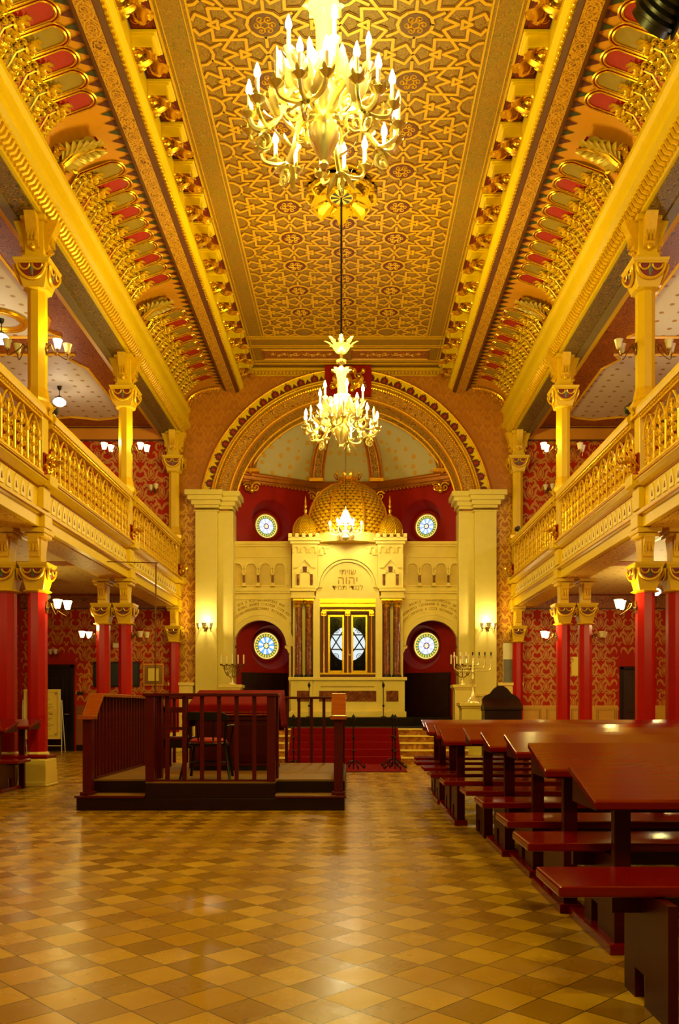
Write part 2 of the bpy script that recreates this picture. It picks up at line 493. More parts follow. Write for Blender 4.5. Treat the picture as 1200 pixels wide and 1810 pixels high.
# ---- ceiling of the nave with interlaced stars
ZC = 11.0
ce = MB().box(-2.66, 2.66, -3, YW, ZC, ZC + .15).build('ceiling', 'ceiling_field', smooth=False); struct(ce)
def strapwork():
    a = 1.241 / (2 + math.sqrt(3)); sq = .552 / .6205
    Y0 = 15.97; segs = []
    def hankin(poly, th):
        k = len(poly); c = sum(poly, V((0, 0))) / k
        for i in range(k):
            A, B, C3 = poly[i], poly[(i + 1) % k], poly[(i + 2) % k]
            m1 = (A + B) / 2; m2 = (B + C3) / 2
            e1 = (B - A).normalized(); e2 = (B - C3).normalized()
            def rot(v, t): return V((v.x * math.cos(t) - v.y * math.sin(t), v.x * math.sin(t) + v.y * math.cos(t)))
            d1 = rot(e1, th); d2 = rot(e2, -th)
            den = d1.x * d2.y - d1.y * d2.x
            if abs(den) < 1e-6: continue
            w = m2 - m1; t = (w.x * d2.y - w.y * d2.x) / den
            X = m1 + d1 * t
            segs.append((m1, X)); segs.append((X, m2))
    def ngon(c, r, k, ph): return [V((c[0] + r * math.cos(ph + 2 * PI * i / k), c[1] + r * math.sin(ph + 2 * PI * i / k))) for i in range(k)]
    R12 = a / (2 * math.sin(PI / 12)); meds = []
    for i in range(-3, 4):
        for j in range(-9, 9):
            cx = 1.075 * i; cy = 1.241 * j + (0.6205 if i % 2 else 0)
            if abs(cx) > 3.4: continue
            meds.append((cx, cy))
            hankin(ngon((cx, cy), R12, 12, PI / 12), math.radians(62))
            inner = ngon((cx, cy), R12 * .4, 12, 0)
            segs += [(inner[q], inner[(q + 1) % 12]) for q in range(12)]
            for q in range(6):
                t = PI / 6 + PI / 3 * q; d = 1.241 / math.sqrt(3)
                if q % 2 == 0 or True:
                    pass
            for q in range(6):   # small triangles between the twelve-sided figures
                t = PI / 3 * q; h = (cx + math.cos(t) * 1.241 / math.sqrt(3), cy + math.sin(t) * 1.241 / math.sqrt(3))
                hankin(ngon(h, a / math.sqrt(3), 3, t + PI), math.radians(62))
                r_ = R12 * .98
                b_ = V((cx + R12 * .4 * math.cos(t + PI / 6), cy + R12 * .4 * math.sin(t + PI / 6)))
                segs.append((b_, V((cx + R12 * .72 * math.cos(t + PI / 6), cy + R12 * .72 * math.sin(t + PI / 6)))))
    X1, Ya, Yb = 2.1, 8.0, 22.25
    gold, shade = MB(), MB(); seen = set()
    def clip(p, q):
        t0, t1 = 0.0, 1.0; d = q - p
        for lo, hi, c, dd in ((-X1, X1, p.x, d.x), (Ya, Yb, p.y, d.y)):
            if abs(dd) < 1e-9:
                if c < lo or c > hi: return None
            else:
                a_, b_ = (lo - c) / dd, (hi - c) / dd
                if a_ > b_: a_, b_ = b_, a_
                t0, t1 = max(t0, a_), min(t1, b_)
        return (p + d * t0, p + d * t1) if t1 - t0 > 0.02 else None
    for p, q in segs:
        p = V((p.x, p.y * sq + Y0)); q = V((q.x, q.y * sq + Y0))
        r = clip(p, q)
        if not r: continue
        key = tuple(sorted([(round(r[0].x, 2), round(r[0].y, 2)), (round(r[1].x, 2), round(r[1].y, 2))]))
        if key in seen: continue
        seen.add(key)
        p, q = r; d = (q - p).normalized(); nn = V((-d.y, d.x)); p = p - d * .012; q = q + d * .012
        for mb, w, z0, z1 in ((gold, .023, ZC - .016, ZC), (shade, .046, ZC - .006, ZC)):
            mb.prism([tuple(p - nn * w), tuple(q - nn * w), tuple(q + nn * w), tuple(p + nn * w)], 'z', z0 - .0004 * (len(seen) % 11), z1)
    gold.build('strapwork', 'strap_gold', ce, smooth=False); shade.build('strapwork_border', 'strap_brown', ce, smooth=False)
    md, sc = MB(), MB()
    for cx, cy in meds:
        cy = cy * sq + Y0
        if abs(cx) > 1.3 or cy < Ya or cy > Yb - .3 or (abs(cx) < .1 and abs(cy - 15.97) < .2): continue
        md.lathe([(.21, -.02), (.2, .0)], 16, (cx, cy, ZC))
        for q in range(6):
            t = q * PI / 3
            sc.scroll((cx + .115 * math.cos(t), cy + .115 * math.sin(t), ZC - .022), (math.cos(t), math.sin(t), 0), (-math.sin(t), math.cos(t), 0), .075, 1.2, .012, 2.0, 4, 9)
    md.build('medallion_field', 'medallion_brown', ce); sc.build('medallion_scrollwork', 'strap_gold', ce)
strapwork()
bd = MB(); ln = MB()
for s in (-1, 1):
    bd.box(min(s * 2.14, s * 2.62), max(s * 2.14, s * 2.62), -3, 22.3, ZC - .012, ZC)
    for x, w in ((2.13, .03), (2.2, .015), (2.54, .015), (2.61, .035)):
        ln.box(s * x - w / 2, s * x + w / 2, -3, YW - .2 if x > 2.5 else 22.3, ZC - .03, ZC)
bd.box(-2.62, 2.62, 22.3, YW, ZC - .013, ZC)
for y, w in ((22.3, .05), (22.42, .02), (22.85, .03), (22.95, .02), (24.05, .06), (23.85, .02)): ln.box(-2.6, 2.6, y - w / 2, y + w / 2, ZC - .03, ZC)
bd.build('painted_border', 'ceiling_border', ce, smooth=False); ln.build('border_lines', 'strap_gold', ce, smooth=False)
ep = MB(); es = MB()
for x0, x1 in ((-2.3, -.15), (.15, 2.3)):
    for a_, b_ in ((x0, x1),):
        ep.box(x0, x1, 23.08, 23.74, ZC - .02, ZC - .012)
        for k in range(2):
            w = .02
            es.tube([(x0 + .05 * k, 23.08 + .05 * k, ZC - .025), (x1 - .05 * k, 23.08 + .05 * k, ZC - .025), (x1 - .05 * k, 23.74 - .05 * k, ZC - .025), (x0 + .05 * k, 23.74 - .05 * k, ZC - .025)], .012, 4, True)
        c = (x0 + x1) / 2
        for sg in (-1, 1):
            for k in range(5):
                es.scroll((c + sg * (.14 + .16 * k), 23.41 + (.06 if k % 2 else -.06), ZC - .03), (sg, 0, 0), (0, 1 if k % 2 else -1, 0), .11 - .008 * k, 1.2, .014, PI, 4, 10)
ep.build('end_panel', 'gallery_border', ce, smooth=False); es.build('end_panel_scrollwork', 'ochre_line', ce)

# ---- nave side trims: cove, painted beam, gilded cornice (both sides)
def cove_pt(s, y, a, d=0.0):
    """a = 0 at the springing, 1 at the crown"""
    t = a * PI / 2
    return V((s * (3.6 + (1.0 - d) * math.cos(t)), y, 9.87 + (.55 - d) * math.sin(t)))
def mapcove(mb, s):
    mb.v = [cove_pt(s, p.x, p.y, p.z) for p in mb.v]
    return mb
def finger(r, top=.62, y0=0.0, n=10):
    """outline of a scallop: bottom-left, up, round, down"""
    pts = [(y0 - r, .02), (y0 - r, top * .5), (y0 - r, top)]
    pts += [(y0 - r * math.cos(PI * i / n), top + r * .62 * math.sin(PI * i / n)) for i in range(1, n)]
    return pts + [(y0 + r, top), (y0 + r, top * .5), (y0 + r, .02)]
def relief(rng):
    mb = MB()
    mb.tube([(0, .02, .03), (.03, .18, .06), (-.03, .36, .07), (.01, .52, .06)], .014, 4)
    for k, (v, sz) in enumerate(((.07, .15), (.18, .16), (.3, .155), (.42, .14), (.52, .11))):
        for sg in (-1, 1):
            mb.scroll((sg * (.03 + sz * .62), v + .02 * sg, .045), (sg, 0, 0), (0, .75, 0), sz * .78, 1.35, .017, PI * 1.1, 4, 10, (0, 0, .045))
            mb.leaf((sg * .04, v - .02, .03), (sg * .8, .55, .1), (0, 0, 1), sz * 1.25, sz * .34, 1.2, 3, .15, 6)
    mb.ball((0, .56, .085), .042, 7, 4); 
    for q in range(6):
        t = q * PI / 3
        mb.leaf((.02 * math.cos(t), .56 + .016 * math.sin(t), .05), (math.cos(t), .75 * math.sin(t), .25), (0, 0, 1), .11, .035, 1.1, 2, 0, 4)
    mb.leaf((0, .6, .05), (0, 1, .1), (0, 0, 1), .12, .05, 1.4, 3, 0, 6)
    return mb
tn = 0
for s in (-1, 1):
    tn += 1
    cv = MB().grid(lambda u, v: cove_pt(s, -3 + u * (YW + 3), v), 2, 24, flip=(s > 0))
    cv.add([(s * 3.6, -3, 10.42), (s * 3.6, YW, 10.42), (s * 3.45, YW, 10.42), (s * 3.45, -3, 10.42)], [(0, 1, 2, 3) if s < 0 else (3, 2, 1, 0)])
    cove = cv.build('trim_%d' % tn, 'orange_paint'); struct(cove, 'orange painted cove with gilded scallops on the %s side' % SIDE[s])
    # zigzag teeth
    for mi, (mat, nm) in enumerate((('maroon', 'red_tooth_border'), ('bottle_green', 'green_tooth_border'))):
        tb = MB()
        k = 0; y = 8.6
        while y < YW - .2:
            if k % 2 == mi:
                tb.add([(s * 3.46, y, 10.412), (s * 3.46, y + .2, 10.412), (s * 3.72, y + .1, 10.412 - .006)], [(0, 1, 2)])
            y += .21; k += 1
        tb.build(nm, mat, cove, smooth=False)
    # scallops with gilt scroll reliefs: one built, the rest copied
    bays = [(COLY[0], COLY[1]), (COLY[1], COLY[2]), (COLY[2], YW)]
    NF = 10
    def patch(r, d, top):
        o = finger(r, top); h = len(o) // 2; mb = MB()
        L = o[:h + 1]; Rr = o[::-1][:h + 1]
        vs = []
        for p, q in zip(L, Rr): vs += [(p[0], p[1], d), ((p[0] + q[0]) / 2, (p[1] + q[1]) / 2, d), (q[0], q[1], d)]
        fs = []
        for i in range(h): 
            for j in (0, 1): fs.append((3 * i + j, 3 * i + j + 1, 3 * i + j + 4, 3 * i + j + 3))
        return mapcove(mb.add(vs, fs), s)
    proto = {}
    for key, mat in (('red', 'niche_red'), ('olive', 'olive')):
        nb = patch(.15, .012, .82).build('scallop', mat, None); nb.parent = cove
        fr = patch(.212, .006, .82).build('red_band', 'red_paint', None); fr.parent = nb
        rb = MB()
        rb.tube([(p[0], p[1], .02) for p in finger(.158, .82)], .012, 4); rb.tube([(p[0], p[1], .016) for p in finger(.21, .82)], .011, 4)
        rb = mapcove(rb, s).build('gilt_rib', 'gilt', None); rb.parent = nb
        rl = mapcove(relief(RND), s).build('scroll_relief', 'carved_gold', None); rl.parent = nb
        proto[key] = [nb, fr, rb, rl]
    first = {'red': True, 'olive': True}; idx = 0
    for (a, b) in bays:
        p0 = a + .62; pitch = (b - a - 1.24) / NF
        for k in range(NF):
            y = p0 + pitch * (k + .5)
            if y < 8.9: continue
            key = 'red' if k % 2 else 'olive'
            pr = proto[key]
            if first[key]: first[key] = False; pr[0].location.y = y; continue
            c = pr[0].copy(); COL.objects.link(c); c.location.y = y
            for q in pr[1:]:
                d = q.copy(); COL.objects.link(d); d.parent = c
    # arched gilt edge where the cove meets the arch wall
    eb = MB()
    eb.tube([cove_pt(s, YW - .05, q / 14, .06) for q in range(15)], .05, 6)
    for q in range(7):
        p = cove_pt(s, YW - .08, (q + .5) / 7, .1)
        eb.scroll(p, (s, 0, 0), (0, 0, 1), .09, 1.3, .02, q, 4, 10)
    eb.build('gilt_edge', 'gilt', cove)

    # painted beam between cove and cornice
    tn += 1
    bm = MB().prism([(s * 3.06, 10.27), (s * 3.14, 10.25), (s * 3.46, 10.29), (s * 3.5, 10.34), (s * 3.5, 10.6), (s * 3.06, 10.6)][::s], 'y', -3, YW).build('trim_%d' % tn, 'brown_beam', smooth=False)
    struct(bm, 'brown painted beam along the %s cornice' % SIDE[s])
    hb, hl = MB(), MB()
    hb.add([(s * 3.15, 8, 10.246), (s * 3.15, YW, 10.246), (s * 3.41, YW, 10.277), (s * 3.41, 8, 10.277)], [(0, 1, 2, 3) if s > 0 else (3, 2, 1, 0)])
    y = 9.0
    def bp(u, v): return V((s * (3.28 + u), v, 10.252 + (u + .13) * .12))
    while y < YW - .3:
        for sg in (-1, 1):
            hl.ribbon([(sg * a_, y + b_) for a_, b_ in [(q.x, q.y) for q in cr([(0, 0), (.07, .05), (.105, .16), (.06, .25), (0, .29)], 3)]], .0085, bp)
            hl.ribbon([(sg * a_, y + b_) for a_, b_ in [(q.x, q.y) for q in cr([(0, .08), (.05, .1), (.06, .17), (.02, .19)], 3)]], .007, bp)
            hl.ribbon([(sg * a_, y + b_) for a_, b_ in [(q.x, q.y) for q in cr([(.105, .3), (.05, .29), (.03, .22), (0, .2)], 3)]], .007, bp)
            hl.ribbon([(sg * .12, y), (sg * .12, y + .31)], .004, bp)
        y += .305
    hb.build('painted_field', 'soffit_gold', bm, smooth=False); 
    hl = hl.shift((0, 0, -.008)).build('heart_scrollwork', 'ochre_line', bm, smooth=False)

    # gilded cornice run with sunk coffers
    tn += 1
    cn = MB().prism([(s * 3.06, 10.3), (s * 3.0, 10.3), (s * 3.0, 10.34), (s * 2.93, 10.42), (s * 2.93, 10.5), (s * 2.99, 10.54), (s * 2.99, 10.9), (s * 3.06, 10.98)][::s], 'y', -3, YW).build('trim_%d' % tn, 'beam_yellow', smooth=False)
    struct(cn, 'yellow and gilt cornice moulding on the %s' % SIDE[s])
    cf = MB().box(min(s * 2.64, s * 3.0), max(s * 2.64, s * 3.0), -3, YW, 10.97, 11.1).build('coffer_bed', 'maroon', cn, smooth=False)
    dn = MB(); y = 8.5
    while y < YW: dn.ball((s * 3.03, y, 10.29), .028, 5, 3); y += .1
    dn.build('bead_moulding', 'gilt', cn)
    NB = 15; PB = .96
    for k in range(NB):
        yc = YW - .42 - PB * k - PB / 2
        c = MB().box(min(s * 2.68, s * 2.97), max(s * 2.68, s * 2.97), yc - .25, yc + .25, 10.955, 10.97)
        cp = c.build('coffer', 'red_dark', cn, smooth=False)
        q = MB()
        for a_ in (-1, 1):
            for b_ in (-1, 1): q.scroll((s * 2.825 + a_ * .06, yc + b_ * .1, 10.95), (a_, 0, 0), (0, b_, 0), .075, 1.5, .009, 0, 4, 12)
            q.tube([(s * 2.825 + a_ * .02, yc - .2, 10.95), (s * 2.825 - a_ * .02, yc, 10.95), (s * 2.825 + a_ * .02, yc + .2, 10.95)], .008, 4)
        q.build('coffer_scrollwork', 'gilt_dark', cp)

# gilded brackets under the ceiling, each its own object
def make_bracket():
    t = thing('ceiling_bracket', 'x', 'bracket')
    Zs = lambda m: [setattr(p, 'z', .66 - (.66 - p.z) * .62) for p in m.v] and m
    b = MB().box(.0, .43, -.215, .215, .58, .66); b.box(.0, .40, -.19, .19, .53, .585); b.box(.0, .36, -.165, .165, .3, .54)
    Zs(b).build('console_block', 'beam_yellow', t, smooth=False, bevel=.008)
    f = MB()
    for k in range(5):
        f.box(.05, .345, -.14 + k * .064 - .018, -.14 + k * .064 + .018, .285, .305)
    Zs(f).build('fluting', 'gilt_dark', t, smooth=False)
    c = MB()
    for y in (-.13, 0, .13):
        c.scroll((.13, y, .2), (1, 0, 0), (0, 0, 1), .12, 1.5, .038, .4, 6, 14)
    c.tube(cr([(.33, 0, .28), (.3, 0, .19), (.2, 0, .09), (.06, 0, .03), (-.02, 0, .04)], 4), .045, 6)
    Zs(c).build('scroll', 'gilt', t)
    l = MB()
    l.leaf((.3, 0, .3), (.2, 0, -1), (1, 0, 0), .42, .17, 1.9, 4, 0, 12)
    for sg in (-1, 1):
        l.leaf((.24, sg * .1, .28), (.1, sg * .5, -1), (1, 0, 0), .32, .09, 1.7, 3, 0, 9)
        l.leaf((.04, sg * .1, .1), (-.1, sg * .7, -.5), (0, 0, -1), .24, .08, 1.3, 3, 0, 8)
        l.ball((.12, sg * .14, .12), .04, 7, 4)
    Zs(l).build('acanthus', 'gilt', t)
    return t
pb = make_bracket(); usedp = False
for s in (-1, 1):
    for k in range(15):
        y = YW - .42 - .96 * k
        loc = (s * 3.06, y, 10.3)
        lab = 'gilded scroll bracket under the %s ceiling edge, %s from the arch wall' % (SIDE[s], ORD[k + 1])
        if not usedp: usedp = True; pb.location = loc; pb.rotation_euler.z = 0 if s < 0 else PI; pb['label'] = lab; pb['group'] = 'gilded brackets under the ceiling'
        else: dup(pb, loc, 0 if s < 0 else PI, lab, 'gilded brackets under the ceiling')

# big acanthus leaves between the scallops
def make_acanthus(s):
    t = thing('acanthus_leaf', 'x', 'ornament')
    mb = MB()
    def leafmap(off, L, W, lean, nt=24, q0=0.0, q1=1.0):
        m = MB(); rows = []
        for i in range(nt + 1):
            q = q0 + (q1 - q0) * i / nt
            w = W * (.3 + .7 * math.sin(PI * min(.8, .12 + .72 * q))) * (.7 + .3 * abs(math.sin(6 * PI * q))) * (1 if q < .9 else .35 + .65 * (1 - q) / .1)
            v = .03 + L * q; d = .05 + .1 * math.sin(PI * q * .9) + (.16 * max(0, q - .75) * 4)
            v -= max(0, q - .85) * .8
            uc = off + lean * q
            rows += [(uc + w * x, v - abs(x) * .05, d - .06 * x * x + (.03 if x == 0 else 0)) for x in (-1, -.6, -.25, 0, .25, .6, 1)]
        fs = [(i * 7 + j, i * 7 + j + 1, (i + 1) * 7 + j + 1, (i + 1) * 7 + j) for i in range(nt) for j in range(6)]
        return m.add(rows, fs)
    OFF = (-s * 4.6, 0, -9.87)
    lm = MB()
    for i in range(7):
        v0 = .1 + .1 * i; l = .4 - .03 * i; hgt = .09 + .1 * math.sin(PI * v0)
        for sg in (-1, 1): lm.leaf((sg * .02, v0, hgt), (sg * (.95 - .06 * i), .5 + .03 * i, .12), (0, 0, -1), l, .075, .9, 2, -.25, 9)
    lm.merge(leafmap(0, .95, .16, 0, 20, .1, .84))
    mapcove(lm, s).shift(OFF).build('leaf', 'acanthus_green', t, world=False)
    g = MB()
    for sg in (-1, 1):
        g.merge(leafmap(sg * .16, .3, .07, sg * .14, 12))
        g.scroll((sg * .16, .1, .09), (sg, 0, 0), (0, .8, 0), .1, 1.4, .02, 0, 5, 12)
        g.tube([(sg * .05, .05, .12), (sg * .08, .4, .19), (sg * .03, .75, .17)], .016, 5)
    g.tube([(0, .02, .13), (0, .4, .2), (0, .72, .2), (0, .86, .24)], [.035, .03, .025, .02], 6)
    g.ball((0, .05, .12), .07, 8, 5)
    mapcove(g, s).shift(OFF).build('gilt_veins', 'gilt', t, world=False)
    c = leafmap(0, .95, .24, 0, 8, .82, 1.0); mapcove(c, s).shift(OFF).build('red_tip', 'red_paint', t, world=False)
    # geometry was mapped around y=0: nothing else to offset
    return t
for s in (-1, 1):
    p = make_acanthus(s)
    for k, y in enumerate(COLY[::-1]):
        lab = 'large gilded acanthus leaf on the %s cove above the %s gallery column from the arch' % (SIDE[s], ORD[k + 1])
        if y < 9: continue
        if k == 0: p.location = (s * 4.6, y, 9.87); p['label'] = lab; p['group'] = 'acanthus leaves on the coves'
        else: dup(p, (s * 4.6, y, 9.87), 0, lab, 'acanthus leaves on the coves')
# ---------------------------------------------------------------- arch wall
ACZ, AR = 6.70, 4.16           # centre height and outer radius of the great arch
def arch_wall():
    mb = MB(); x1, z1 = 4.95, 11.1
    a0 = math.asin((7.38 - ACZ) / 3.34); R = 3.34
    angs = [a0 + (PI - 2 * a0) * i / 64 for i in range(65)]
    for cxn in (math.atan2(z1 - ACZ, x1), PI - math.atan2(z1 - ACZ, x1)): angs.append(cxn)
    angs.sort()
    def bnd(t):
        c, d = math.cos(t), math.sin(t); k = min(x1 / abs(c) if abs(c) > 1e-6 else 1e9, (z1 - ACZ) / d)
        return (c * k, ACZ + d * k)
    pin = [(R * math.cos(t), ACZ + R * math.sin(t)) for t in angs]; pout = [bnd(t) for t in angs]
    n = len(angs)
    vs = [(p[0], YW, p[1]) for p in pin] + [(p[0], YW, p[1]) for p in pout]
    mb.add(vs, [(i, i + 1, n + i + 1, n + i) for i in range(n - 1)])
    for s in (-1, 1):
        zi = ACZ + R * math.sin(a0); zo = pout[0][1]
        x = 3.34
        mb.add([(s * x, YW, 0), (s * x1, YW, 0), (s * x1, YW, zo), (s * R * math.cos(a0), YW, zi), (s * x, YW, zi)], [(0, 1, 2, 3, 4) if s > 0 else (4, 3, 2, 1, 0)])
    return mb
w = arch_wall().build('wall_east', 'wall_ochre', smooth=False); struct(w, 'ochre wall with gilt damask around the great arch')
dm = MB()
damask(dm, -4.95, 4.95, 1.4, 7.0, .5, .92, lambda u, v: V((u, YW - .004, v)),
       lambda u, v: (math.hypot(u, v - ACZ) > AR + .28 or v < 7.0) and not (abs(u) < 4.3 and v < 7.6) and not (abs(u) > 3.3 and v > 10.0))
dm.build('damask_pattern', 'ochre_line', w, smooth=False)
dm = MB()
damask(dm, -4.95, 4.95, 7.2, 11.0, .5, .92, lambda u, v: V((u, YW - .004, v)), lambda u, v: math.hypot(u, v - ACZ) > AR + .2 and not (abs(u) < 4.4 and v < 7.7))
dm.build('faint_damask_pattern', 'ochre_faint', w, smooth=False)
ah = math.asin((7.36 - ACZ) / AR)
fr = MB().arc(0, ACZ, 3.80, AR, ah, PI - ah, YW - .1, YW, 72).build('arch_frieze', 'beam_yellow', w)
mo = MB()
for r in (4.17, 3.83, 3.9):
    mo.tube([(r * math.cos(t), YW - .11, ACZ + r * math.sin(t)) for t in [ah + (PI - 2 * ah) * i / 72 for i in range(73)]], .035 if r != 3.9 else .015, 6)
for i in range(150):
    t = ah + (PI - 2 * ah) * (i + .5) / 150
    mo.ball((3.74 * math.cos(t), YW - .05, ACZ + 3.74 * math.sin(t)), .045, 6, 4)
mo.build('arch_bead_moulding', 'gilt', w)
ca = MB(); cl = MB(); NC = 56
for i in range(NC):
    t = ah + (PI - 2 * ah) * (i + .5) / NC
    M = Matrix.Translation((4.03 * math.cos(t), YW - .105, ACZ + 4.03 * math.sin(t))) @ Matrix.Rotation(-(t - PI / 2), 4, 'Y')
    b = MB(); big = i % 2 == 0
    if big: b.prism([(-.11, -.13), (.11, -.13), (.11, .02), (.08, .02), (.08, .06), (.03, .06), (.0, .12), (-.03, .06), (-.08, .06), (-.08, .02), (-.11, .02)], 'y', -.012, .0)
    else: b.prism([(-.08, -.13), (.08, -.13), (.08, -.09), (.04, -.05), (.0, .02), (-.04, -.05), (-.08, -.09)], 'y', -.012, .0)
    ca.merge(b, M)
    if big: cl.merge(MB().box(-.03, .03, -.018, 0, -.08, .02), M)
ca.build('castle_ornament', 'maroon', fr, smooth=False); cl.build('castle_window', 'niche_red', fr, smooth=False)
MB().arc(0, ACZ, 3.42, 3.80, ah, PI - ah, YW - .02, YW + .12, 72).build('arch_inner_band', 'soffit_gold', w)
it = MB()
def intr(u, v):
    t = ah * .8 + (PI - 1.6 * ah) * u; r = 3.42 - .16 * v
    return V((r * math.cos(t), YW + .0 + .85 * v, ACZ + r * math.sin(t)))
it.grid(intr, 72, 4).build('arch_soffit', 'intrados_paint', w)
tb = MB()
for r, y in ((3.41, YW - .03), (3.3, YW + .5), (3.26, YW + .82)): tb.tube([(r * math.cos(t), y, ACZ + r * math.sin(t)) for t in [ah + (PI - 2 * ah) * i / 60 for i in range(61)]], .04, 6)
tb.build('arch_roll_moulding', 'gilt', w)
# horizontal fillet under the ceiling and bead course
bc = MB().box(-2.9, 2.9, YW - .08, YW, 10.86, 10.94); bc.box(-2.9, 2.9, YW - .05, YW, 10.72, 10.76)
for i in range(56): bc.box(-2.8 + .1 * i, -2.74 + .1 * i, YW - .04, YW, 10.78, 10.85)
bc.build('dentil_course', 'carved_gold', w, smooth=False)

# keystone: red panel with gilt lions-and-crown carving reduced to scrolls
k = thing('keystone_cartouche', 'red square panel with gilt scroll carving at the crown of the arch', 'ornament', (0.06, YW, 10.12))
MB().box(-.6, .72, YW - .2, YW, 10.12, 10.96).build('red_panel', 'red_paint', k, smooth=False)
g = MB()
for s in (-1, 1):
    for i, (x, z, r) in enumerate(((.2, 10.42, .14), (.3, 10.66, .12), (.14, 10.78, .1), (.45, 10.36, .11), (.42, 10.8, .07), (.12, 10.25, .08))):
        g.scroll((.06 + s * x, YW - .23, z), (s, 0, 0), (0, 0, 1), r, 1.4, .03, PI * .8 * i, 5, 12)
    g.leaf((.06 + s * .1, YW - .22, 10.3), (s, 0, .9), (0, -1, 0), .5, .13, 1.2, 4)
g.ball((.06, YW - .24, 10.55), .13, 10, 7); g.lathe([(.05, 0), (.14, .06), (.1, .1), (.16, .2)], 10, (.06, YW - .24, 10.66))
g.build('gilt_carving', 'gilt', k)

# ---------------------------------------------------------------- aisle end walls, outer walls, galleries' floors and ceilings
ZG = 4.45   # ceiling under the galleries
ZT = 9.3    # ceiling of the galleries
for s in (-1, 1):
    nm = SIDE[s]
    we = MB().box(min(s * 4.9, s * 9.4), max(s * 4.9, s * 9.4), YW, YW + .2, 0, ZT + .2).build('wall_east_%s' % nm, 'wallpaper_red', smooth=False)
    struct(we, 'red damask end wall of the %s aisle and gallery' % nm)
    dm = MB(); fnw = lambda u, v: V((u, YW - .004, v))
    lo, hi = (-9.3, -4.95) if s < 0 else (4.95, 9.3)
    door = (-8.7, -7.8) if s < 0 else (7.85, 8.75)
    damask(dm, lo, hi, 1.33, 4.05, .52, .92, fnw, lambda u, v: not (door[0] - .2 < u < door[1] + .2 and v < 2.85))
    damask(dm, lo, hi, 4.7, 8.85, .62, 1.06, fnw)
    dm.build('damask_pattern', 'wallpaper_gold', we, smooth=False)
    wa = MB()
    wa.box(lo, door[0] - .08, YW - .03, YW, .16, 1.3); wa.box(door[1] + .08, hi, YW - .03, YW, .16, 1.3)
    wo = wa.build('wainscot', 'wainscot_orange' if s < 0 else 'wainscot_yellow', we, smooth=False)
    ln = MB(); x = lo
    while x < hi - .6:
        if x + .62 < door[0] - .05 or x > door[1] + .05:
            for i in (.06, .1): ln.tube([(x + i, YW - .033, .22 + i), (x + .68 - i, YW - .033, .22 + i), (x + .68 - i, YW - .033, 1.26 - i), (x + i, YW - .033, 1.26 - i)], .007, 4, True)
        x += .72
    ln.build('wainscot_line', 'brown_beam', we)
    MB().box(lo, hi, YW - .045, YW, 4.08, 4.45).build('lower_band', 'gallery_border', we, smooth=False)
    MB().box(lo, hi, YW - .045, YW, 8.88, ZT).build('upper_band', 'orange_paint', we, smooth=False)
    ub = MB(); ub.box(lo, hi, YW - .06, YW, 8.86, 8.9); ub.box(lo, hi, YW - .06, YW, 9.22, 9.26); ub.box(lo, hi, YW - .05, YW, 4.05, 4.09); ub.build('band_line', 'brown_beam', we, smooth=False)
    bb = MB(); bb.box(lo, door[0] - .1, YW - .05, YW, 0, .17); bb.box(door[1] + .1, hi, YW - .05, YW, 0, .17)
    struct(bb.build('baseboard_%s' % nm, 'black_wood', smooth=False))
    wl = MB().box(min(s * 9.4, s * 9.6), max(s * 9.4, s * 9.6), -3, YW + .2, 0, ZT + .3).build('wall_%s' % nm, 'wallpaper_red', smooth=False)
    struct(wl, 'red outer wall of the %s aisle' % nm)
    dm = MB()
    damask(dm, 9, YW, 1.33, 4.05, .52, .92, lambda u, v: V((s * 9.396, u, v)), None, (-s, 0, 0))
    damask(dm, 9, YW, 4.8, 8.9, .62, 1.06, lambda u, v: V((s * 9.396, u, v)), None, (-s, 0, 0))
    dm.build('damask_pattern', 'wallpaper_gold', wl, smooth=False)
    # gallery slab
    sl = MB().box(min(s * 5.4, s * 9.4), max(s * 5.4, s * 9.4), -3, YW, ZG, ZG + .2).build('floor_gallery_%s' % nm, 'aisle_plaster', smooth=False)
    struct(sl, 'gallery floor and pale aisle ceiling on the %s' % nm)
    sb = MB(); sb.box(min(s * 5.4, s * 5.75), max(s * 5.4, s * 5.75), -3, YW, ZG - .012, ZG); sb.box(min(s * 5.4, s * 9.4), max(s * 5.4, s * 9.4), YW - .45, YW, ZG - .013, ZG)
    for y in COLY: sb.box(min(s * 5.4, s * 9.4), max(s * 5.4, s * 9.4), y - .25, y + .25, ZG - .014, ZG)
    sb.build('painted_border', 'gallery_border', sl, smooth=False)
    # ceiling of the gallery
    gc = MB().box(min(s * 5.2, s * 9.4), max(s * 5.2, s * 9.4), -3, YW, ZT, ZT + .15).build('ceiling_gallery_%s' % nm, 'gallery_plaster', smooth=False)
    struct(gc, 'pale dotted ceiling above the %s gallery' % nm)
    gb, ge = MB(), MB()
    pts = [(5.2, -3), (6.1, -3)]
    for y in COLY: pts += [(6.1, y - 1.25), (6.35, y - .75), (6.12, y - .45), (9.4, y - .45), (9.4, y + .45), (6.12, y + .45), (6.35, y + .75), (6.1, y + 1.25)]
    pts += [(6.1, YW - 1.0), (6.4, YW - .75), (6.9, YW - .62), (7.6, YW - .85), (8.4, YW - .62), (9.4, YW - .7), (9.4, YW), (5.2, YW)]
    P = [(s * a, b) for a, b in pts]
    gb.prism(P[::s], 'z', ZT - .02, ZT); gb.build('painted_border', 'gallery_border', gc, smooth=False)
    ge.tube([(a, b, ZT - .022) for a, b in P[1:-2]], .035, 4); ge.build('border_line', 'ochre_line', gc, smooth=False)
    if s < 0:
        rr = MB()
        for r in (.48, .4): rr.tube([(-7.1 + r * math.cos(t), 17.6 + r * math.sin(t), ZT - .03) for t in [i * PI / 12 for i in range(24)]], .05, 6, True)
        rr.build('ceiling_ring', 'gilt', gc)

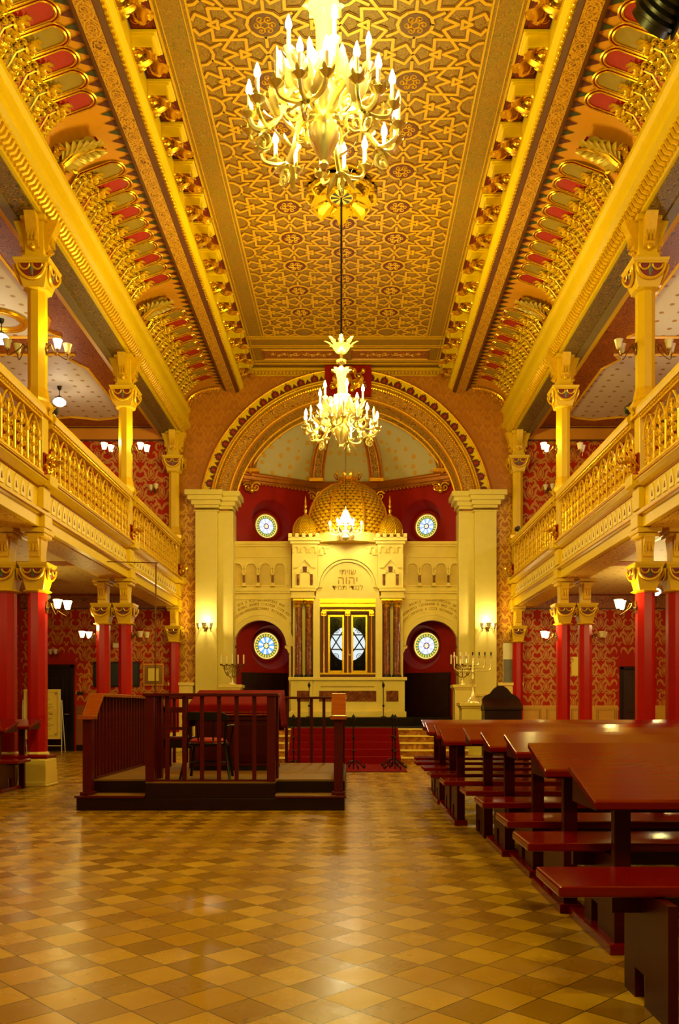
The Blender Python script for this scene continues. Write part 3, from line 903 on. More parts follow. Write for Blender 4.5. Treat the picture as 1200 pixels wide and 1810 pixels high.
# doors in the end walls
def door(n, x0, x1, h, mat):
    d = MB().box(x0, x1, YW - .05, YW + .02, 0, h).build('door_%d' % n, mat, smooth=False, bevel=.006); struct(d)
    f = MB(); f.box(x0 - .09, x0, YW - .1, YW, 0, h + .09); f.box(x1, x1 + .09, YW - .1, YW, 0, h + .09); f.box(x0 - .09, x1 + .09, YW - .1, YW, h, h + .09)
    f.build('door_frame', 'black_wood', d, smooth=False, bevel=.008)
    pn = MB(); w = x1 - x0
    for z0, z1 in ((.15, .95), (1.1, h - .15)):
        pn.box(x0 + .12, x1 - .12, YW - .075, YW - .05, z0, z1); pn.box(x0 + .2, x1 - .2, YW - .09, YW - .05, z0 + .1, z1 - .1)
    pn.build('door_panel', mat, d, smooth=False, bevel=.012)
    MB().tube([(x1 - .06, YW - .05, 1.05), (x1 - .06, YW - .11, 1.05), (x1 - .16, YW - .11, 1.05)], .012, 6).build('door_handle', 'brass', d)
    return d
struct(door(1, -8.66, -7.86, 2.38, 'black_wood'), 'dark door in the left end wall behind the sign')
struct(door(2, 7.92, 8.68, 2.32, 'door_wood'), 'brown panelled door in the right end wall')

# upper and lower long beams, both sides
for s in (-1, 1):
    nm = SIDE[s]
    tn += 1
    up = [(4.72, 9.03), (4.72, 9.1), (4.64, 9.12), (4.64, 9.19), (4.46, 9.25), (4.45, 9.34), (4.5, 9.38), (4.5, 9.66), (4.44, 9.7), (4.44, 9.78), (4.6, 9.87), (5.6, 9.87), (5.6, 9.3), (5.3, 9.03)]
    o = struct(MB().prism([(s * a, b) for a, b in up][::s], 'y', -3, YW).build('trim_%d' % tn, 'beam_yellow', smooth=False), 'yellow entablature above the %s gallery columns' % nm)
    cs = MB(); y = 8.3
    while y < YW - .1:
        cs.tube([(s * 4.68, y, 9.06), (s * 4.62, y + .06, 9.13), (s * 4.55, y + .02, 9.2)], .03, 5); y += .115
    cs.build('carved_moulding', 'carved_gold', o)
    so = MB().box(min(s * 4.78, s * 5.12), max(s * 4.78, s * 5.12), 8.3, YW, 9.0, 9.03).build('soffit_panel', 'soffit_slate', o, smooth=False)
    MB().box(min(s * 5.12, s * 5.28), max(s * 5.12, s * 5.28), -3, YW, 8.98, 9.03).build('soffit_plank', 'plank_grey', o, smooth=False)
    tn += 1
    lo = [(4.76, 4.10), (4.76, 4.28), (4.71, 4.31), (4.71, 4.37), (4.80, 4.40), (4.80, 4.74), (4.70, 4.78), (4.64, 4.82), (4.64, 4.88), (4.70, 4.92), (4.90, 4.92), (4.90, 4.65), (5.4, 4.65), (5.4, 4.10)]
    o = struct(MB().prism([(s * a, b) for a, b in lo][::s], 'y', -3, YW).build('trim_%d' % tn, 'beam_yellow', smooth=False), 'yellow front of the %s gallery with a frieze of pointed plates' % nm)
    MB().box(min(s * 4.86, s * 5.32), max(s * 4.86, s * 5.32), 8.3, YW, 4.08, 4.10).build('soffit_panel', 'crimson_relief', o, smooth=False)
    rl = MB()
    for z, x in ((4.3, 4.70), (4.405, 4.79), (4.74, 4.79), (4.85, 4.635)): rl.tube([(s * x, -3, z), (s * x, YW, z)], .014, 5)
    rl.build('red_line', 'gilt_dark', o)
    bl = MB()
    for y in COLY + [YW - .16]:
        bl.cbox((s * 4.755, y, 4.57), (.1, .3, .34)); bl.cbox((s * 4.73, y, 4.2), (.1, .34, .2)); bl.cbox((s * 4.66, y, 4.85), (.14, .34, .16))
    bl.build('post_block', 'beam_yellow', o, smooth=False, bevel=.008)
    fp, ft = MB(), MB(); y = 8.6
    while y < YW - .3:
        if min(abs(y - c) for c in COLY + [YW - .16]) > .28:
            q = [(y - .085, 4.44), (y + .085, 4.44), (y + .085, 4.5), (y + .06, 4.6), (y, 4.71), (y - .06, 4.6), (y - .085, 4.5)]
            fp.prism(q[::-s], 'x', s * 4.785, s * 4.80)
            ft.prism([(y - .03, 4.5), (y + .03, 4.5), (y, 4.6)][::-s], 'x', s * 4.78, s * 4.79)
        y += .262
    fp.build('frieze_plate', 'frieze_white', o, smooth=False); ft.build('frieze_trefoil', 'lunette_red', o, smooth=False)

# ---------------------------------------------------------------- columns
def capital(t, z0, z1, r0, half, name='capital', hx=0.0):
    """cushion capital with painted lunettes"""
    h = z1 - z0
    c = MB()
    c.taper(z1 - .12 * h, half, half, z1, half * 1.06, half * 1.06); c.taper(z1 - .3 * h, half * .86, half * .86, z1 - .12 * h, half, half)
    c.taper(z0 + .06 * h, half * .6, half * .6, z1 - .3 * h, half * .88, half * .88)
    c.lathe([(r0 * 1.05, z0), (r0 * 1.45, z0 + .02), (r0 * 1.5, z0 + .06 * h), (r0 * 1.25, z0 + .1 * h)], 8, ph=PI / 8)
    cap = c.build(name, 'column_yellow', t, world=False, smooth=False, bevel=.01)
    for q in range(4):
        lu, rim, eye = MB(), MB(), MB(); M = Matrix.Rotation(q * PI / 2, 4, 'Z')
        def pt(u, v, d):      # on the sloped face
            f = half * (.6 + .28 * (v - z0 - .06 * h) / (.64 * h)) if v < z1 - .3 * h else half * .88
            return V((u, -f - d, v))
        R0 = half * .8; zt = z1 - .2 * h
        n = 14
        arcp = [(R0 * math.cos(a), zt - R0 * .98 * math.sin(a)) for a in [PI * i / n for i in range(n + 1)]]
        m = MB(); vs = [pt(0, zt, .03)] + [pt(a, b, .03) for a, b in arcp]
        m.add(vs, [(0, i + 1, i + 2) for i in range(n)]); lu.merge(m, M)
        m = MB(); m.tube([pt(a, b, .035) for a, b in arcp], half * .09, 5)
        for sg in (-1, 1): m.tube([pt(sg * R0 * .45 + R0 * .36 * math.cos(a), zt - .02 - R0 * .34 * math.sin(a), .04) for a in [PI * i / 8 for i in range(9)]], half * .055, 4)
        rim.merge(m, M)
        m = MB(); m.leaf(pt(0, zt - R0 * .8, .03), (0, -.2, 1), (0, -1, 0), R0 * .7, R0 * .22, .5, 3, 0, 6); eye.merge(m, M)
        lu.build('lunette', 'lunette_red', cap, world=False, smooth=False); rim.build('lunette_rim', 'carved_gold', cap, world=False); eye.build('lunette_leaf', 'lunette_blue', cap, world=False)
def upper_column(x, y, s, label, free=True):
    t = thing('gallery_column', label, 'column', (x, y, 4.92), 0, 'yellow gallery columns')
    z = lambda a: a - 4.92
    MB().cbox((-s * .02, 0, z(5.42)), (.22, .26, 1.0)).build('pedestal_post', 'column_yellow', t, world=False, smooth=False, bevel=.012)
    b = MB().lathe([(.2, z(5.98)), (.23, z(6.02)), (.24, z(6.1)), (.19, z(6.16)), (.17, z(6.28)), (.155, z(6.34))], 8, ph=PI / 8); b.cbox((0, 0, z(5.93)), (.36, .36, .1))
    for q in range(4):
        M = Matrix.Rotation(q * PI / 2, 4, 'Z'); b.merge(MB().leaf((0, -.2, z(5.92)), (0, -.4, 1), (0, -1, 0), .16, .07, .9, 3, 0, 6), M)
    b.build('base', 'carved_gold', t, world=False, smooth=False)
    MB().lathe([(.15, z(6.3)), (.15, z(7.9))], 8, ph=PI / 8).build('shaft', 'column_yellow', t, world=False, smooth=False)
    capital(t, z(7.86), z(8.31), .15, .28)
    i = MB().cbox((0, 0, z(8.67)), (.3, .3, .72)); i.cbox((0, 0, z(8.99)), (.4, .44, .08)); i.cbox((0, 0, z(8.36)), (.36, .36, .08))
    im = i.build('impost', 'column_yellow', t, world=False, smooth=False, bevel=.01)
    g = MB()
    for d in ((0, 1), (0, -1), (-s, 0), (s, 0)):
        M = Matrix(((d[0], -d[1], 0, 0), (d[1], d[0], 0, 0), (0, 0, 1, 0), (0, 0, 0, 1)))
        m = MB().prism([(.15, z(8.5)), (.2, z(8.52)), (.22, z(8.66)), (.3, z(8.84)), (.36, z(9.0)), (.15, z(9.0))], 'y', -.09, .09)
        for k in range(3): m.box(.2, .26, -.07 + k * .055, -.04 + k * .055, z(8.6), z(8.8))
        m.scroll((.2, 0, z(8.5)), (1, 0, 0), (0, 0, 1), .05, 1.2, .03, 0, 5, 8)
        m.xf(M).build('scroll_bracket', 'carved_gold', im, world=False, smooth=False)
    r = MB()
    for sg in (-1, 1):
        r.leaf((-s * .14, sg * .02, z(5.0)), (-s * .3, sg * .5, .9), (-s, sg * .2, 0), .34, .1, 1.9, 4)
        r.scroll((-s * .2, sg * .08, z(5.22)), (-s * .4, sg, 0), (0, 0, 1), .09, 1.3, .028, PI * .7, 5, 12)
        r.scroll((-s * .18, sg * .07, z(5.06)), (-s * .4, sg, 0), (0, 0, -1), .07, 1.2, .024, PI * .7, 5, 10)
    r.ball((-s * .24, 0, z(5.12)), .05, 8, 5)
    a = MB().cbox((-s * .13, 0, z(5.13)), (.06, .24, .34)).build('red_plaque', 'red_paint', t, world=False, smooth=False, bevel=.02)
    r.build('acanthus_ornament', 'gilt', a, world=False)
    return t
def lower_column(x, y, s, label, group='red columns under the galleries'):
    t = thing('red_column', label, 'column', (x, y, 0), 0, group)
    b = MB().taper(0, .243, .28, .04, .243, .28); b.taper(.04, .23, .26, .42, .22, .25); b.lathe([(.24, .42), (.2, .47), (.17, .54)], 8, ph=PI / 8)
    b.build('pedestal', 'marble', t, world=False, smooth=False, bevel=.015)
    MB().lathe([(.155, .5), (.15, 3.12)], 8, ph=PI / 8).build('shaft', 'red_shaft', t, world=False, smooth=False)
    capital(t, 3.07, 3.54, .15, .225)
    i = MB().cbox((0, 0, 3.82), (.2, .24, .56)); i.cbox((0, 0, 4.05), (.38, .46, .07)); i.cbox((0, 0, 3.98), (.34, .36, .06))
    im = i.build('impost', 'column_yellow', t, world=False, smooth=False, bevel=.01)
    for d in (1, -1):
        g = MB(); g.prism([(d * .1, 3.62), (d * .15, 3.64), (d * .17, 3.74), (d * .21, 3.86), (d * .24, 3.98), (d * .1, 3.98)][::d], 'x', -.08, .08)
        for k in range(3): g.box(-.07 + k * .055, -.04 + k * .055, min(d * .15, d * .2), max(d * .15, d * .2), 3.72, 3.84)
        g.build('scroll_bracket', 'carved_gold', im, world=False, smooth=False)
    return t
for s in (-1, 1):
    nm = SIDE[s]
    for k, y in enumerate((COLY + [YW - .27])[::-1]):
        which = ['half buried against the arch wall', 'next to the arch wall', 'second free one from the arch', 'nearest the camera end'][k]
        if k == 3: continue   # stands outside the frame
        upper_column(s * CX, y, s, 'yellow octagonal gallery column on the %s, %s' % (nm, which))
        lower_column(s * CX, y, s, 'red octagonal column on the %s, %s' % (nm, ['against the arch wall', 'inner one of the far pair', 'inner one of the near pair'][k]))
        if k: lower_column(s * (CX + .49), y, s, 'red octagonal column on the %s, %s' % (nm, ['', 'outer one of the far pair', 'outer one of the near pair'][k]))

# ---------------------------------------------------------------- balustrades: one bay built, others copied
def tracery():
    """one lancet of the gallery parapet: width .47 along y, in the plane x=0, z 0...0.86"""
    m = MB(); hw = .225
    L = [(hw, 0), (hw, .5)]
    ap = cr([(hw, .5), (hw * .86, .64), (hw * .5, .76), (0, .86)], 4)
    for sg in (-1, 1): m.tube([(0, sg * p.x, p.y) for p in ap], .02, 5)
    m.tube([(0, hw + .01, 0), (0, hw + .01, .52)], .022, 5); m.lathe([(.036, .5), (.045, .54), (.02, .58), (.03, .62), (.0, .7)], 6, (0, hw + .01, 0)); m.lathe([(.045, 0), (.045, .05), (.025, .08)], 6, (0, hw + .01, 0))
    for sg in (-1, 1):
        m.scroll((0, sg * .1, .12), (0, sg, 0), (0, 0, 1), .08, 1.5, .016, PI, 4, 10)
        m.scroll((0, sg * .1, .27), (0, sg, 0), (0, 0, -1), .075, 1.4, .016, PI, 4, 10)
        m.scroll((0, sg * .1, .44), (0, sg, 0), (0, 0, 1), .085, 1.5, .016, PI, 4, 10)
        m.scroll((0, sg * .08, .6), (0, sg, 0), (0, 0, 1), .06, 1.4, .014, PI, 4, 9)
    m.tube([(0, 0, 0), (0, 0, .72)], [.02, .012], 5)
    for z, r in ((.2, .035), (.36, .035), (.52, .03), (.7, .035)): m.ball((-.0, 0, z), r, 6, 4)
    m.leaf((.01, 0, .6), (0, 0, 1), (-1, 0, 0), .14, .06, 1.0, 3, 0, 6); m.leaf((-.01, 0, .6), (0, 0, 1), (1, 0, 0), .14, .06, 1.0, 3, 0, 6)
    return m
def balustrade():
    t = thing('gallery_balustrade', 'x', 'balustrade', (0, 0, 0), 0, 'gilt gallery balustrades'); L = 4.84
    r = MB().prism([(-.09, .94), (.09, .94), (.11, 1.0), (.11, 1.05), (.06, 1.1), (-.06, 1.1), (-.11, 1.05), (-.11, 1.0)], 'y', -L / 2, L / 2)
    tr = r.build('top_rail', 'column_yellow', t, world=False, smooth=False)
    d = MB(); y = -L / 2 + .04
    while y < L / 2:
        for x in (-.075, .075): d.ball((x, y, .9), .022, 5, 3)
        y += .075
    d.box(-.05, .05, -L / 2, L / 2, .86, .94)
    d.build('beaded_band', 'carved_gold', tr, world=False)
    MB().prism([(-.08, 0), (.08, 0), (.08, .03), (.04, .06), (-.04, .06), (-.08, .03)], 'y', -L / 2, L / 2).build('bottom_rail', 'beam_yellow', t, world=False, smooth=False)
    m = tracery(); first = None; n = 10; p = L / n
    for k in range(n):
        if first is None: first = m.build('tracery_arch', 'carved_gold', t, world=False); o = first
        else: o = first.copy(); COL.objects.link(o)
        o.location = (0, -L / 2 + p * (k + .5), .03)
    # red ground strips behind the fretwork columns
    return t
bl = balustrade(); fb = True
BNAME = ['between the arch wall and the far column', 'between the far and the near column', 'running out of the picture past the near column']
for s in (-1, 1):
    for k, (a, b) in enumerate(bays[::-1]):
        loc = (s * 4.75, (a + b) / 2 - (.05 if k == 0 else 0), 4.92); lab = 'gilt openwork balustrade of the %s gallery %s' % (SIDE[s], BNAME[k])
        if fb: fb = False; bl.location = loc; bl['label'] = lab
        else: dup(bl, loc, 0 if s < 0 else PI, lab, 'gilt gallery balustrades')
# ================================================================ APSE, ARK, DAIS
AP = [(3.3, 24.9), (0.95, 26.2)]
def plate_hole(rect, c, r, n=40):
    s0, s1, z0, z1 = rect
    an = [2 * PI * i / n for i in range(n)] + [math.atan2(b - c[1], a - c[0]) % (2 * PI) for a in (s0, s1) for b in (z0, z1)]
    an = sorted(set(round(a, 6) for a in an))
    ins, outs = [], []
    for t in an:
        x, y = math.cos(t), math.sin(t); k = 1e9
        if x > 1e-6: k = min(k, (s1 - c[0]) / x)
        if x < -1e-6: k = min(k, (s0 - c[0]) / x)
        if y > 1e-6: k = min(k, (z1 - c[1]) / y)
        if y < -1e-6: k = min(k, (z0 - c[1]) / y)
        ins.append((c[0] + r * x, c[1] + r * y)); outs.append((c[0] + k * x, c[1] + k * y))
    return ins, outs
wap = MB(); win = []
for s in (-1, 1):
    A = V((s * AP[0][0], AP[0][1], 0)); B = V((s * AP[1][0], AP[1][1], 0)); D = (B - A); L = D.length; D.normalize()
    N = V((-D.y, D.x, 0))
    if N.y < 0: N = -N
    def P(q, z, d, A=A, D=D, N=N): return A + D * q + N * d + V((0, 0, z))
    qc = (abs(2.24 - AP[0][0])) / abs(D.x)
    for rect, zc, r0, r1, rw, mat, cz in (((0, L, 4.6, 8.2), 6.85, .64, .47, .37, ('stained_violet', 'stained_blue'), 6.76), ((0, L, .6, 4.6), 3.05, .66, .5, .42, ('stained_yellow', 'stained_violet'), 3.12)):
        ins, outs = plate_hole(rect, (qc, zc), r0)
        n = len(ins); dd = .42
        vs = [P(a, b, 0) for a, b in ins] + [P(a, b, 0) for a, b in outs]
        fs = [(i, (i + 1) % n, n + (i + 1) % n, n + i) for i in range(n)]
        wap.add(vs, fs if s > 0 else [f[::-1] for f in fs])
        rin = [(qc + (a - qc) * r1 / r0, cz + (b - zc) * r1 / r0) for a, b in ins]
        rwn = [(qc + (a - qc) * rw / r0, cz + (b - zc) * rw / r0) for a, b in ins]
        vs = [P(a, b, 0) for a, b in ins] + [P(a, b, dd) for a, b in rin] + [P(a, b, dd) for a, b in rwn]
        wap.add(vs, [(i, (i + 1) % n, n + (i + 1) % n, n + i) for i in range(n)] + [(n + i, n + (i + 1) % n, 2 * n + (i + 1) % n, 2 * n + i) for i in range(n)])
        win.append((P(qc, cz, dd - .01), N, rw, mat[0 if s < 0 else 1]))
wap.add([(-AP[1][0], AP[1][1], .6), (AP[1][0], AP[1][1], .6), (AP[1][0], AP[1][1], 8.2), (-AP[1][0], AP[1][1], 8.2)], [(0, 1, 2, 3)])
wa = wap.build('wall_apse', 'red_paint'); struct(wa, 'dark red apse wall with deep round window recesses')
WL = ['upper left', 'lower left', 'upper right', 'lower right']
for i, (c, N, r, mat) in enumerate(win):
    w = bpy.data.objects.new('window_%d' % (i + 1), None); COL.objects.link(w); w.location = c
    struct(w, '%s round stained glass window of the apse' % WL[i])
    q = N.to_track_quat('Z', 'Y')
    g = MB().lathe([(1.0, 0), (1.0, .02)], 48).build('stained_glass', mat, w, world=False)
    g.rotation_mode = 'QUATERNION'; g.rotation_quaternion = q; g.scale = (r, r, r)
    f = MB().tube([(1.0 * math.cos(t), 1.0 * math.sin(t), -.03) for t in [i * PI / 24 for i in range(48)]], .06, 6, True).build('window_frame', 'gilt', w, world=False)
    f.rotation_mode = 'QUATERNION'; f.rotation_quaternion = q; f.scale = (r, r, r)
# half dome with ribs
base = [(-3.3, 24.9), (-.95, 26.2), (.95, 26.2), (3.3, 24.9)]
def dome(b, t): return V((b[0] * math.cos(t), 24.9 + (b[1] - 24.9) * math.cos(t), 8.1 + 2.1 * math.sin(t)))
dmb = MB()
for a, b in zip(base[:-1], base[1:]):
    for k in range(1):
        dmb.grid(lambda u, v: dome((a[0] + (b[0] - a[0]) * u, a[1] + (b[1] - a[1]) * u), v * PI / 2), 6, 14, flip=True)
hd = dmb.build('ceiling_apse', 'apse_plaster'); struct(hd, 'half dome of the apse in pale plaster with gilt stars')
rb, rg = MB(), MB()
ribs = [(-2.86, 25.14), (-.95, 26.2), (.95, 26.2), (2.86, 25.14)]
for b in ribs:
    nx, ny = -b[0], 24.9 - b[1] - .6; l = math.hypot(nx, ny); nx /= l; ny /= l
    def rp(w, d, t, b=b, nx=nx, ny=ny):
        q = dome((b[0] - ny * w, b[1] + nx * w), t); c = math.cos(t)
        return q + V((nx * d * c, ny * d * c, -d * math.sin(t)))
    rb.grid(lambda u, v: rp(-.2 + .4 * u, .1, v * PI / 2), 2, 20)
    for w in (-.2, .2):
        rg.tube([rp(w, .08, i * PI / 40) for i in range(21)], .05, 6); rg.tube([rp(w * .6, .11, i * PI / 40) for i in range(21)], .02, 4)
rb.build('dome_rib', 'intrados_paint', hd); rg.build('dome_rib_edge', 'gilt_dark', hd)
ac = MB()
for a, b in zip(base[:-1], base[1:]):
    for z, r, o in ((7.95, .07, .02), (8.06, .09, .06), (8.14, .05, .1)):
        ac.tube([(a[0], a[1] - o, z), (b[0], b[1] - o, z)], r, 6)
    k = int((V(b) - V(a)).length / .12)
    for i in range(k):
        t = (i + .5) / k; ac.ball((a[0] + (b[0] - a[0]) * t, a[1] + (b[1] - a[1]) * t - .08, 7.88), .04, 6, 4)
aco = ac.build('apse_cornice', 'gilt_dark', hd)
cb = MB()
for b in ribs:
    for sg in (-1, 1):
        cb.scroll((b[0] * .97 + sg * .12, b[1] - .18, 7.72), (sg, 0, 0), (0, 0, 1), .15, 1.5, .035, .5, 5, 12)
    cb.cbox((b[0] * .97, b[1] - .15, 8.2), (.42, .3, .1)); cb.ball((b[0] * .97, b[1] - .2, 7.62), .08, 8, 5)
cb.build('cornice_corbel', 'gilt', hd)
# dark doors in the apse flanks
dn = 2
for s in (-1, 1):
    dn += 1
    A = V((s * AP[0][0], AP[0][1], 0)); B = V((s * AP[1][0], AP[1][1], 0)); D = (B - A).normalized(); N = V((-D.y, D.x, 0)); N = N if N.y > 0 else -N
    m = MB().box(.25, 1.72, -.04, .02, .97, 2.28)
    for x in (.3, .77, 1.24): m.box(x, x + .42, -.06, 0, 1.05, 2.2)
    M = Matrix(((D.x, N.x, 0, A.x), (D.y, N.y, 0, A.y), (0, 0, 1, 0), (0, 0, 0, 1)))
    struct(m.xf(M).build('door_%d' % dn, 'dark_wood', smooth=False), 'dark door low in the apse on the %s of the ark' % SIDE[s])

# marble screens on both sides of the ark
for s in (-1, 1):
    YS = 24.7; cx = s * 2.5; zc = 3.02; R = .76; x0, x1 = 1.6, 3.42
    tn += 1
    angs = sorted([PI * i / 36 for i in range(37)] + [math.atan2(6.06 - zc, x1 - 2.5), math.atan2(6.06 - zc, x0 - 2.5)])
    mb = MB(); fr, to = [], []
    for t in angs:
        c, d = math.cos(t), math.sin(t); k = 1e9
        if c > 1e-6: k = min(k, (x1 - 2.5) / c)
        if c < -1e-6: k = min(k, (x0 - 2.5) / c)
        if d > 1e-6: k = min(k, (6.06 - zc) / d)
        fr.append((2.5 + R * c, zc + R * d)); to.append((2.5 + k * c, zc + k * d))
    n = len(angs)
    for y, fl in ((YS, s < 0), (YS + .2, s > 0)):
        fs = [(i, i + 1, n + i + 1, n + i) for i in range(n - 1)]
        mb.add([(s * a, y, b) for a, b in fr + to], [f[::-1] for f in fs] if fl else fs)
    mb.add([(s * a, y, b) for a, b in fr for y in (YS, YS + .2)], [(2 * i, 2 * i + 1, 2 * i + 3, 2 * i + 2) for i in range(n - 1)])
    for xa, xb in ((x0, x0 + .06), (x1 - .08, x1)): mb.box(min(s * xa, s * xb), max(s * xa, s * xb), YS, YS + .2, .97, zc)
    for sg in (-1, 1):
        xx = s * 2.5 + sg * .82
        mb.prism([(xx - .1 * sg, 3.04), (xx + .06 * sg, 3.04), (xx + .06 * sg, 2.8), (xx, 2.84), (xx - .04 * sg, 2.94), (xx - .1 * sg, 2.97)], 'y', YS - .04, YS + .2)
    sc = struct(mb.build('trim_%d' % tn, 'marble', smooth=False), 'marble screen wall on the %s of the ark' % SIDE[s])
    a = MB()
    a.arc(cx, zc, .76, .82, 0, PI, YS - .04, YS, 32); a.arc(cx, zc, .9, .98, 0, PI, YS - .07, YS, 32); a.arc(cx, zc, .82, .9, 0, PI, YS - .05, YS, 32)
    lo, hi = min(s * x0, s * x1), max(s * x0, s * x1)
    for z0, z1, d in ((5.98, 6.06, .1), (5.92, 5.98, .06), (5.6, 5.64, .03), (4.62, 4.68, .09), (4.56, 4.62, .06), (4.38, 4.41, .03)): a.box(lo, hi, YS - d, YS, z0, z1)
    a.build('moulding', 'marble', sc, smooth=False)
    # blind arcade with brown colonnettes
    ar, co, cc, npn = MB(), MB(), MB(), MB(); W = .415
    for k in range(4):
        c = s * (1.72 + W * (k + .5))
        ar.arc(c, 5.27, .15, .2, 0, PI, YS - .08, YS, 16)
        npn.prism([(c - .15, 4.8), (c + .15, 4.8), (c + .15, 5.27), (c + .1, 5.38), (c, 5.42), (c - .1, 5.38), (c - .15, 5.27)], 'y', YS - .012, YS)
        ar.box(c - .2, c - .155, YS - .05, YS, 5.12, 5.27); ar.box(c + .155, c + .2, YS - .05, YS, 5.12, 5.27)
    ar.box(min(s * 1.72, s * 3.38), max(s * 1.72, s * 3.38), YS - .03, YS, 4.76, 4.8)
    for k in range(5):
        x = s * (1.72 + W * k)
        if 0 < k < 4:
            co.lathe([(.034, 4.86), (.034, 5.08)], 10, (x, YS - .05, 0))
            cc.taper(5.08, .035, .035, 5.15, .07, .06, x, YS - .05); cc.taper(4.76, .07, .06, 4.86, .04, .04, x, YS - .05)
        else: cc.box(x - .05, x + .05, YS - .05, YS, 4.8, 5.14)
    npn.build('niche_panel', 'marble_panel', sc, smooth=False)
    ar.build('arcade_arch', 'marble', sc, smooth=False); co.build('colonnette', 'brown_marble', sc); cc.build('colonnette_capital', 'marble', sc, smooth=False)
    # three curved lines of gilt lettering over the arch (too worn in the photo to read)
    lt = MB(); rr = random.Random(5 + s)
    for row, (R0, a0, a1) in enumerate(((1.32, 60, 120), (1.2, 46, 134), (1.07, 28, 152))):
        ang = a0
        while ang < a1:
            t = math.radians(ang); 
            if rr.random() > .14:
                M = Matrix.Translation((cx + R0 * math.cos(t), YS - .004, zc + R0 * math.sin(t))) @ Matrix.Rotation(-(t - PI / 2), 4, 'Y')
                g = MB(); h = .062; w = .04; kk = rr.randrange(4)
                g.box(-w / 2, w / 2, -.006, 0, h - .014, h)
                if kk != 1: g.box(w / 2 - .012, w / 2, -.006, 0, 0, h)
                if kk in (0, 3): g.box(-w / 2, -w / 2 + .012, -.006, 0, 0, h * .7)
                if kk in (1, 2): g.box(-w / 2, w / 2, -.006, 0, 0, .012)
                lt.merge(g, M)
            ang += math.degrees(.058 / R0)
    lt.build('gilt_inscription', 'text_gold', sc, smooth=False)

# cream pilasters that carry the great arch
for s in (-1, 1):
    tn += 1
    a = lambda p, q: (min(s * p, s * q), max(s * p, s * q))
    m = MB()
    m.box(*a(3.66, 4.27), YW - .25, YW + .02, 1.6, 6.85); m.box(*a(3.22, 3.66), YW - .08, YW + .6, 1.6, 6.85)
    p = struct(m.build('trim_%d' % tn, 'cream', smooth=False, bevel=.01), 'tall cream pilaster carrying the arch on the %s' % SIDE[s])
    c = MB()
    for z0, z1, e in ((6.8, 6.84, .03), (6.9, 6.98, .03), (6.98, 7.1, .1), (7.1, 7.22, .19), (7.22, 7.36, .26)):
        c.box(*a(3.62 - e * .6, 4.27 + e), YW - .25 - e, YW, z0, z1); c.box(*a(3.26 - e, 3.66), YW - .08 - e, YW + .55, z0, z1)
    c.build('pilaster_capital', 'cream', p, smooth=False, bevel=.008)
    b = MB(); b.box(*a(3.6, 4.32), YW - .32, YW, 0, 1.55); b.box(*a(3.56, 4.36), YW - .36, YW, 1.55, 1.64); b.box(*a(3.34, 3.66), YW - .15, YW + .6, 0, 1.6)
    b.box(*a(4.34, 4.98), YW - .3, YW, 0, 1.86); b.box(*a(4.3, 5.02), YW - .34, YW, 1.86, 1.95)
    b.build('pilaster_base', 'marble', p, smooth=False, bevel=.01)

# ---------------------------------------------------------------- dais, steps, carpet
d = MB()
for i in range(5): d.box(-2.75, 2.75, 18.55 + .3 * i, 20.06, .15 * i, .15 * (i + 1) - .03)
st = tag(d.build('marble_steps', 'step_marble', smooth=False), 'five marble steps with yellow edges up to the ark', 'steps')
e = MB()
for i in range(5): e.box(-2.77, 2.77, 18.52 + .3 * i, 18.87 + .3 * i, .15 * (i + 1) - .03, .15 * (i + 1))
e.build('step_edge', 'marble', st, smooth=False, bevel=.006)
dz = MB().box(-2.75, 2.75, 20.06, 24.25, 0, .745); dz.box(-3.32, 3.32, 23.4, 26.2, 0, .96)
struct(dz.build('floor_dais', 'dark_stone', smooth=False), 'dark floor of the raised dais before the ark')
pl = tag(MB().box(-1.72, 1.82, 22.85, 24.95, .745, .97).build('ark_plinth', 'dark_stone', smooth=False, bevel=.01), 'black stone plinth under the ark', 'plinth')
cp = MB(); z = .0; pts = [(16.3, .012), (18.5, .012)]
for i in range(5):
    y = 18.52 + .3 * i; pts += [(y - .012, .15 * i + .012), (y - .012, .15 * (i + 1) + .012)]
pts += [(20.3, .762)]
w = 1.24; n = len(pts)
cp.add([(x, p[0], p[1]) for p in pts for x in (-w, w)], [(2 * i, 2 * i + 1, 2 * i + 3, 2 * i + 2) for i in range(n - 1)])
cp.add([(x, p[0] + .009, p[1] - .009) for p in pts for x in (-w, w)], [(2 * i + 2, 2 * i + 3, 2 * i + 1, 2 * i) for i in range(n - 1)])
tag(cp.build('stair_carpet', 'carpet_red', smooth=False), 'red carpet runner down the ark steps onto the floor', 'carpet')

# ---------------------------------------------------------------- the ark
ark = thing('torah_ark', 'marble ark with gilded domes, brown columns and glazed doors', 'ark', (.05, 23.75, .97))
def A(mb, nm, mat, par=None, **k): return mb.build(nm, mat, par or ark, world=False, **k)
b = MB(); b.box(-1.64, 1.64, -.06, 1.0, 0, .16); b.box(-.98, .98, .08, 1.0, .16, 1.03); b.box(-1.02, 1.02, .02, 1.0, 1.03, 1.12)
for s in (-1, 1):
    b.box(min(s * .98, s * 1.6), max(s * .98, s * 1.6), 0, 1.0, .16, 1.03); b.box(min(s * .94, s * 1.66), max(s * .94, s * 1.66), -.06, 1.0, 1.03, 1.12)
bs = A(b, 'base', 'marble', smooth=False, bevel=.012)
pn = MB(); pn.box(-.8, .8, .065, .1, .44, .74)
for s in (-1, 1): pn.box(min(s * 1.08, s * 1.42), max(s * 1.08, s * 1.42), -.012, .02, .44, .74)
A(pn, 'brown_marble_panel', 'brown_marble', bs, smooth=False)
it = MB()
for i in range(44): it.box(-.75 + i * .034, -.735 + i * .034 + .008, .066, .08, .84 + .004 * (i % 3), .875)
A(it, 'base_inscription', 'text_gold', bs, smooth=False)
body = MB()
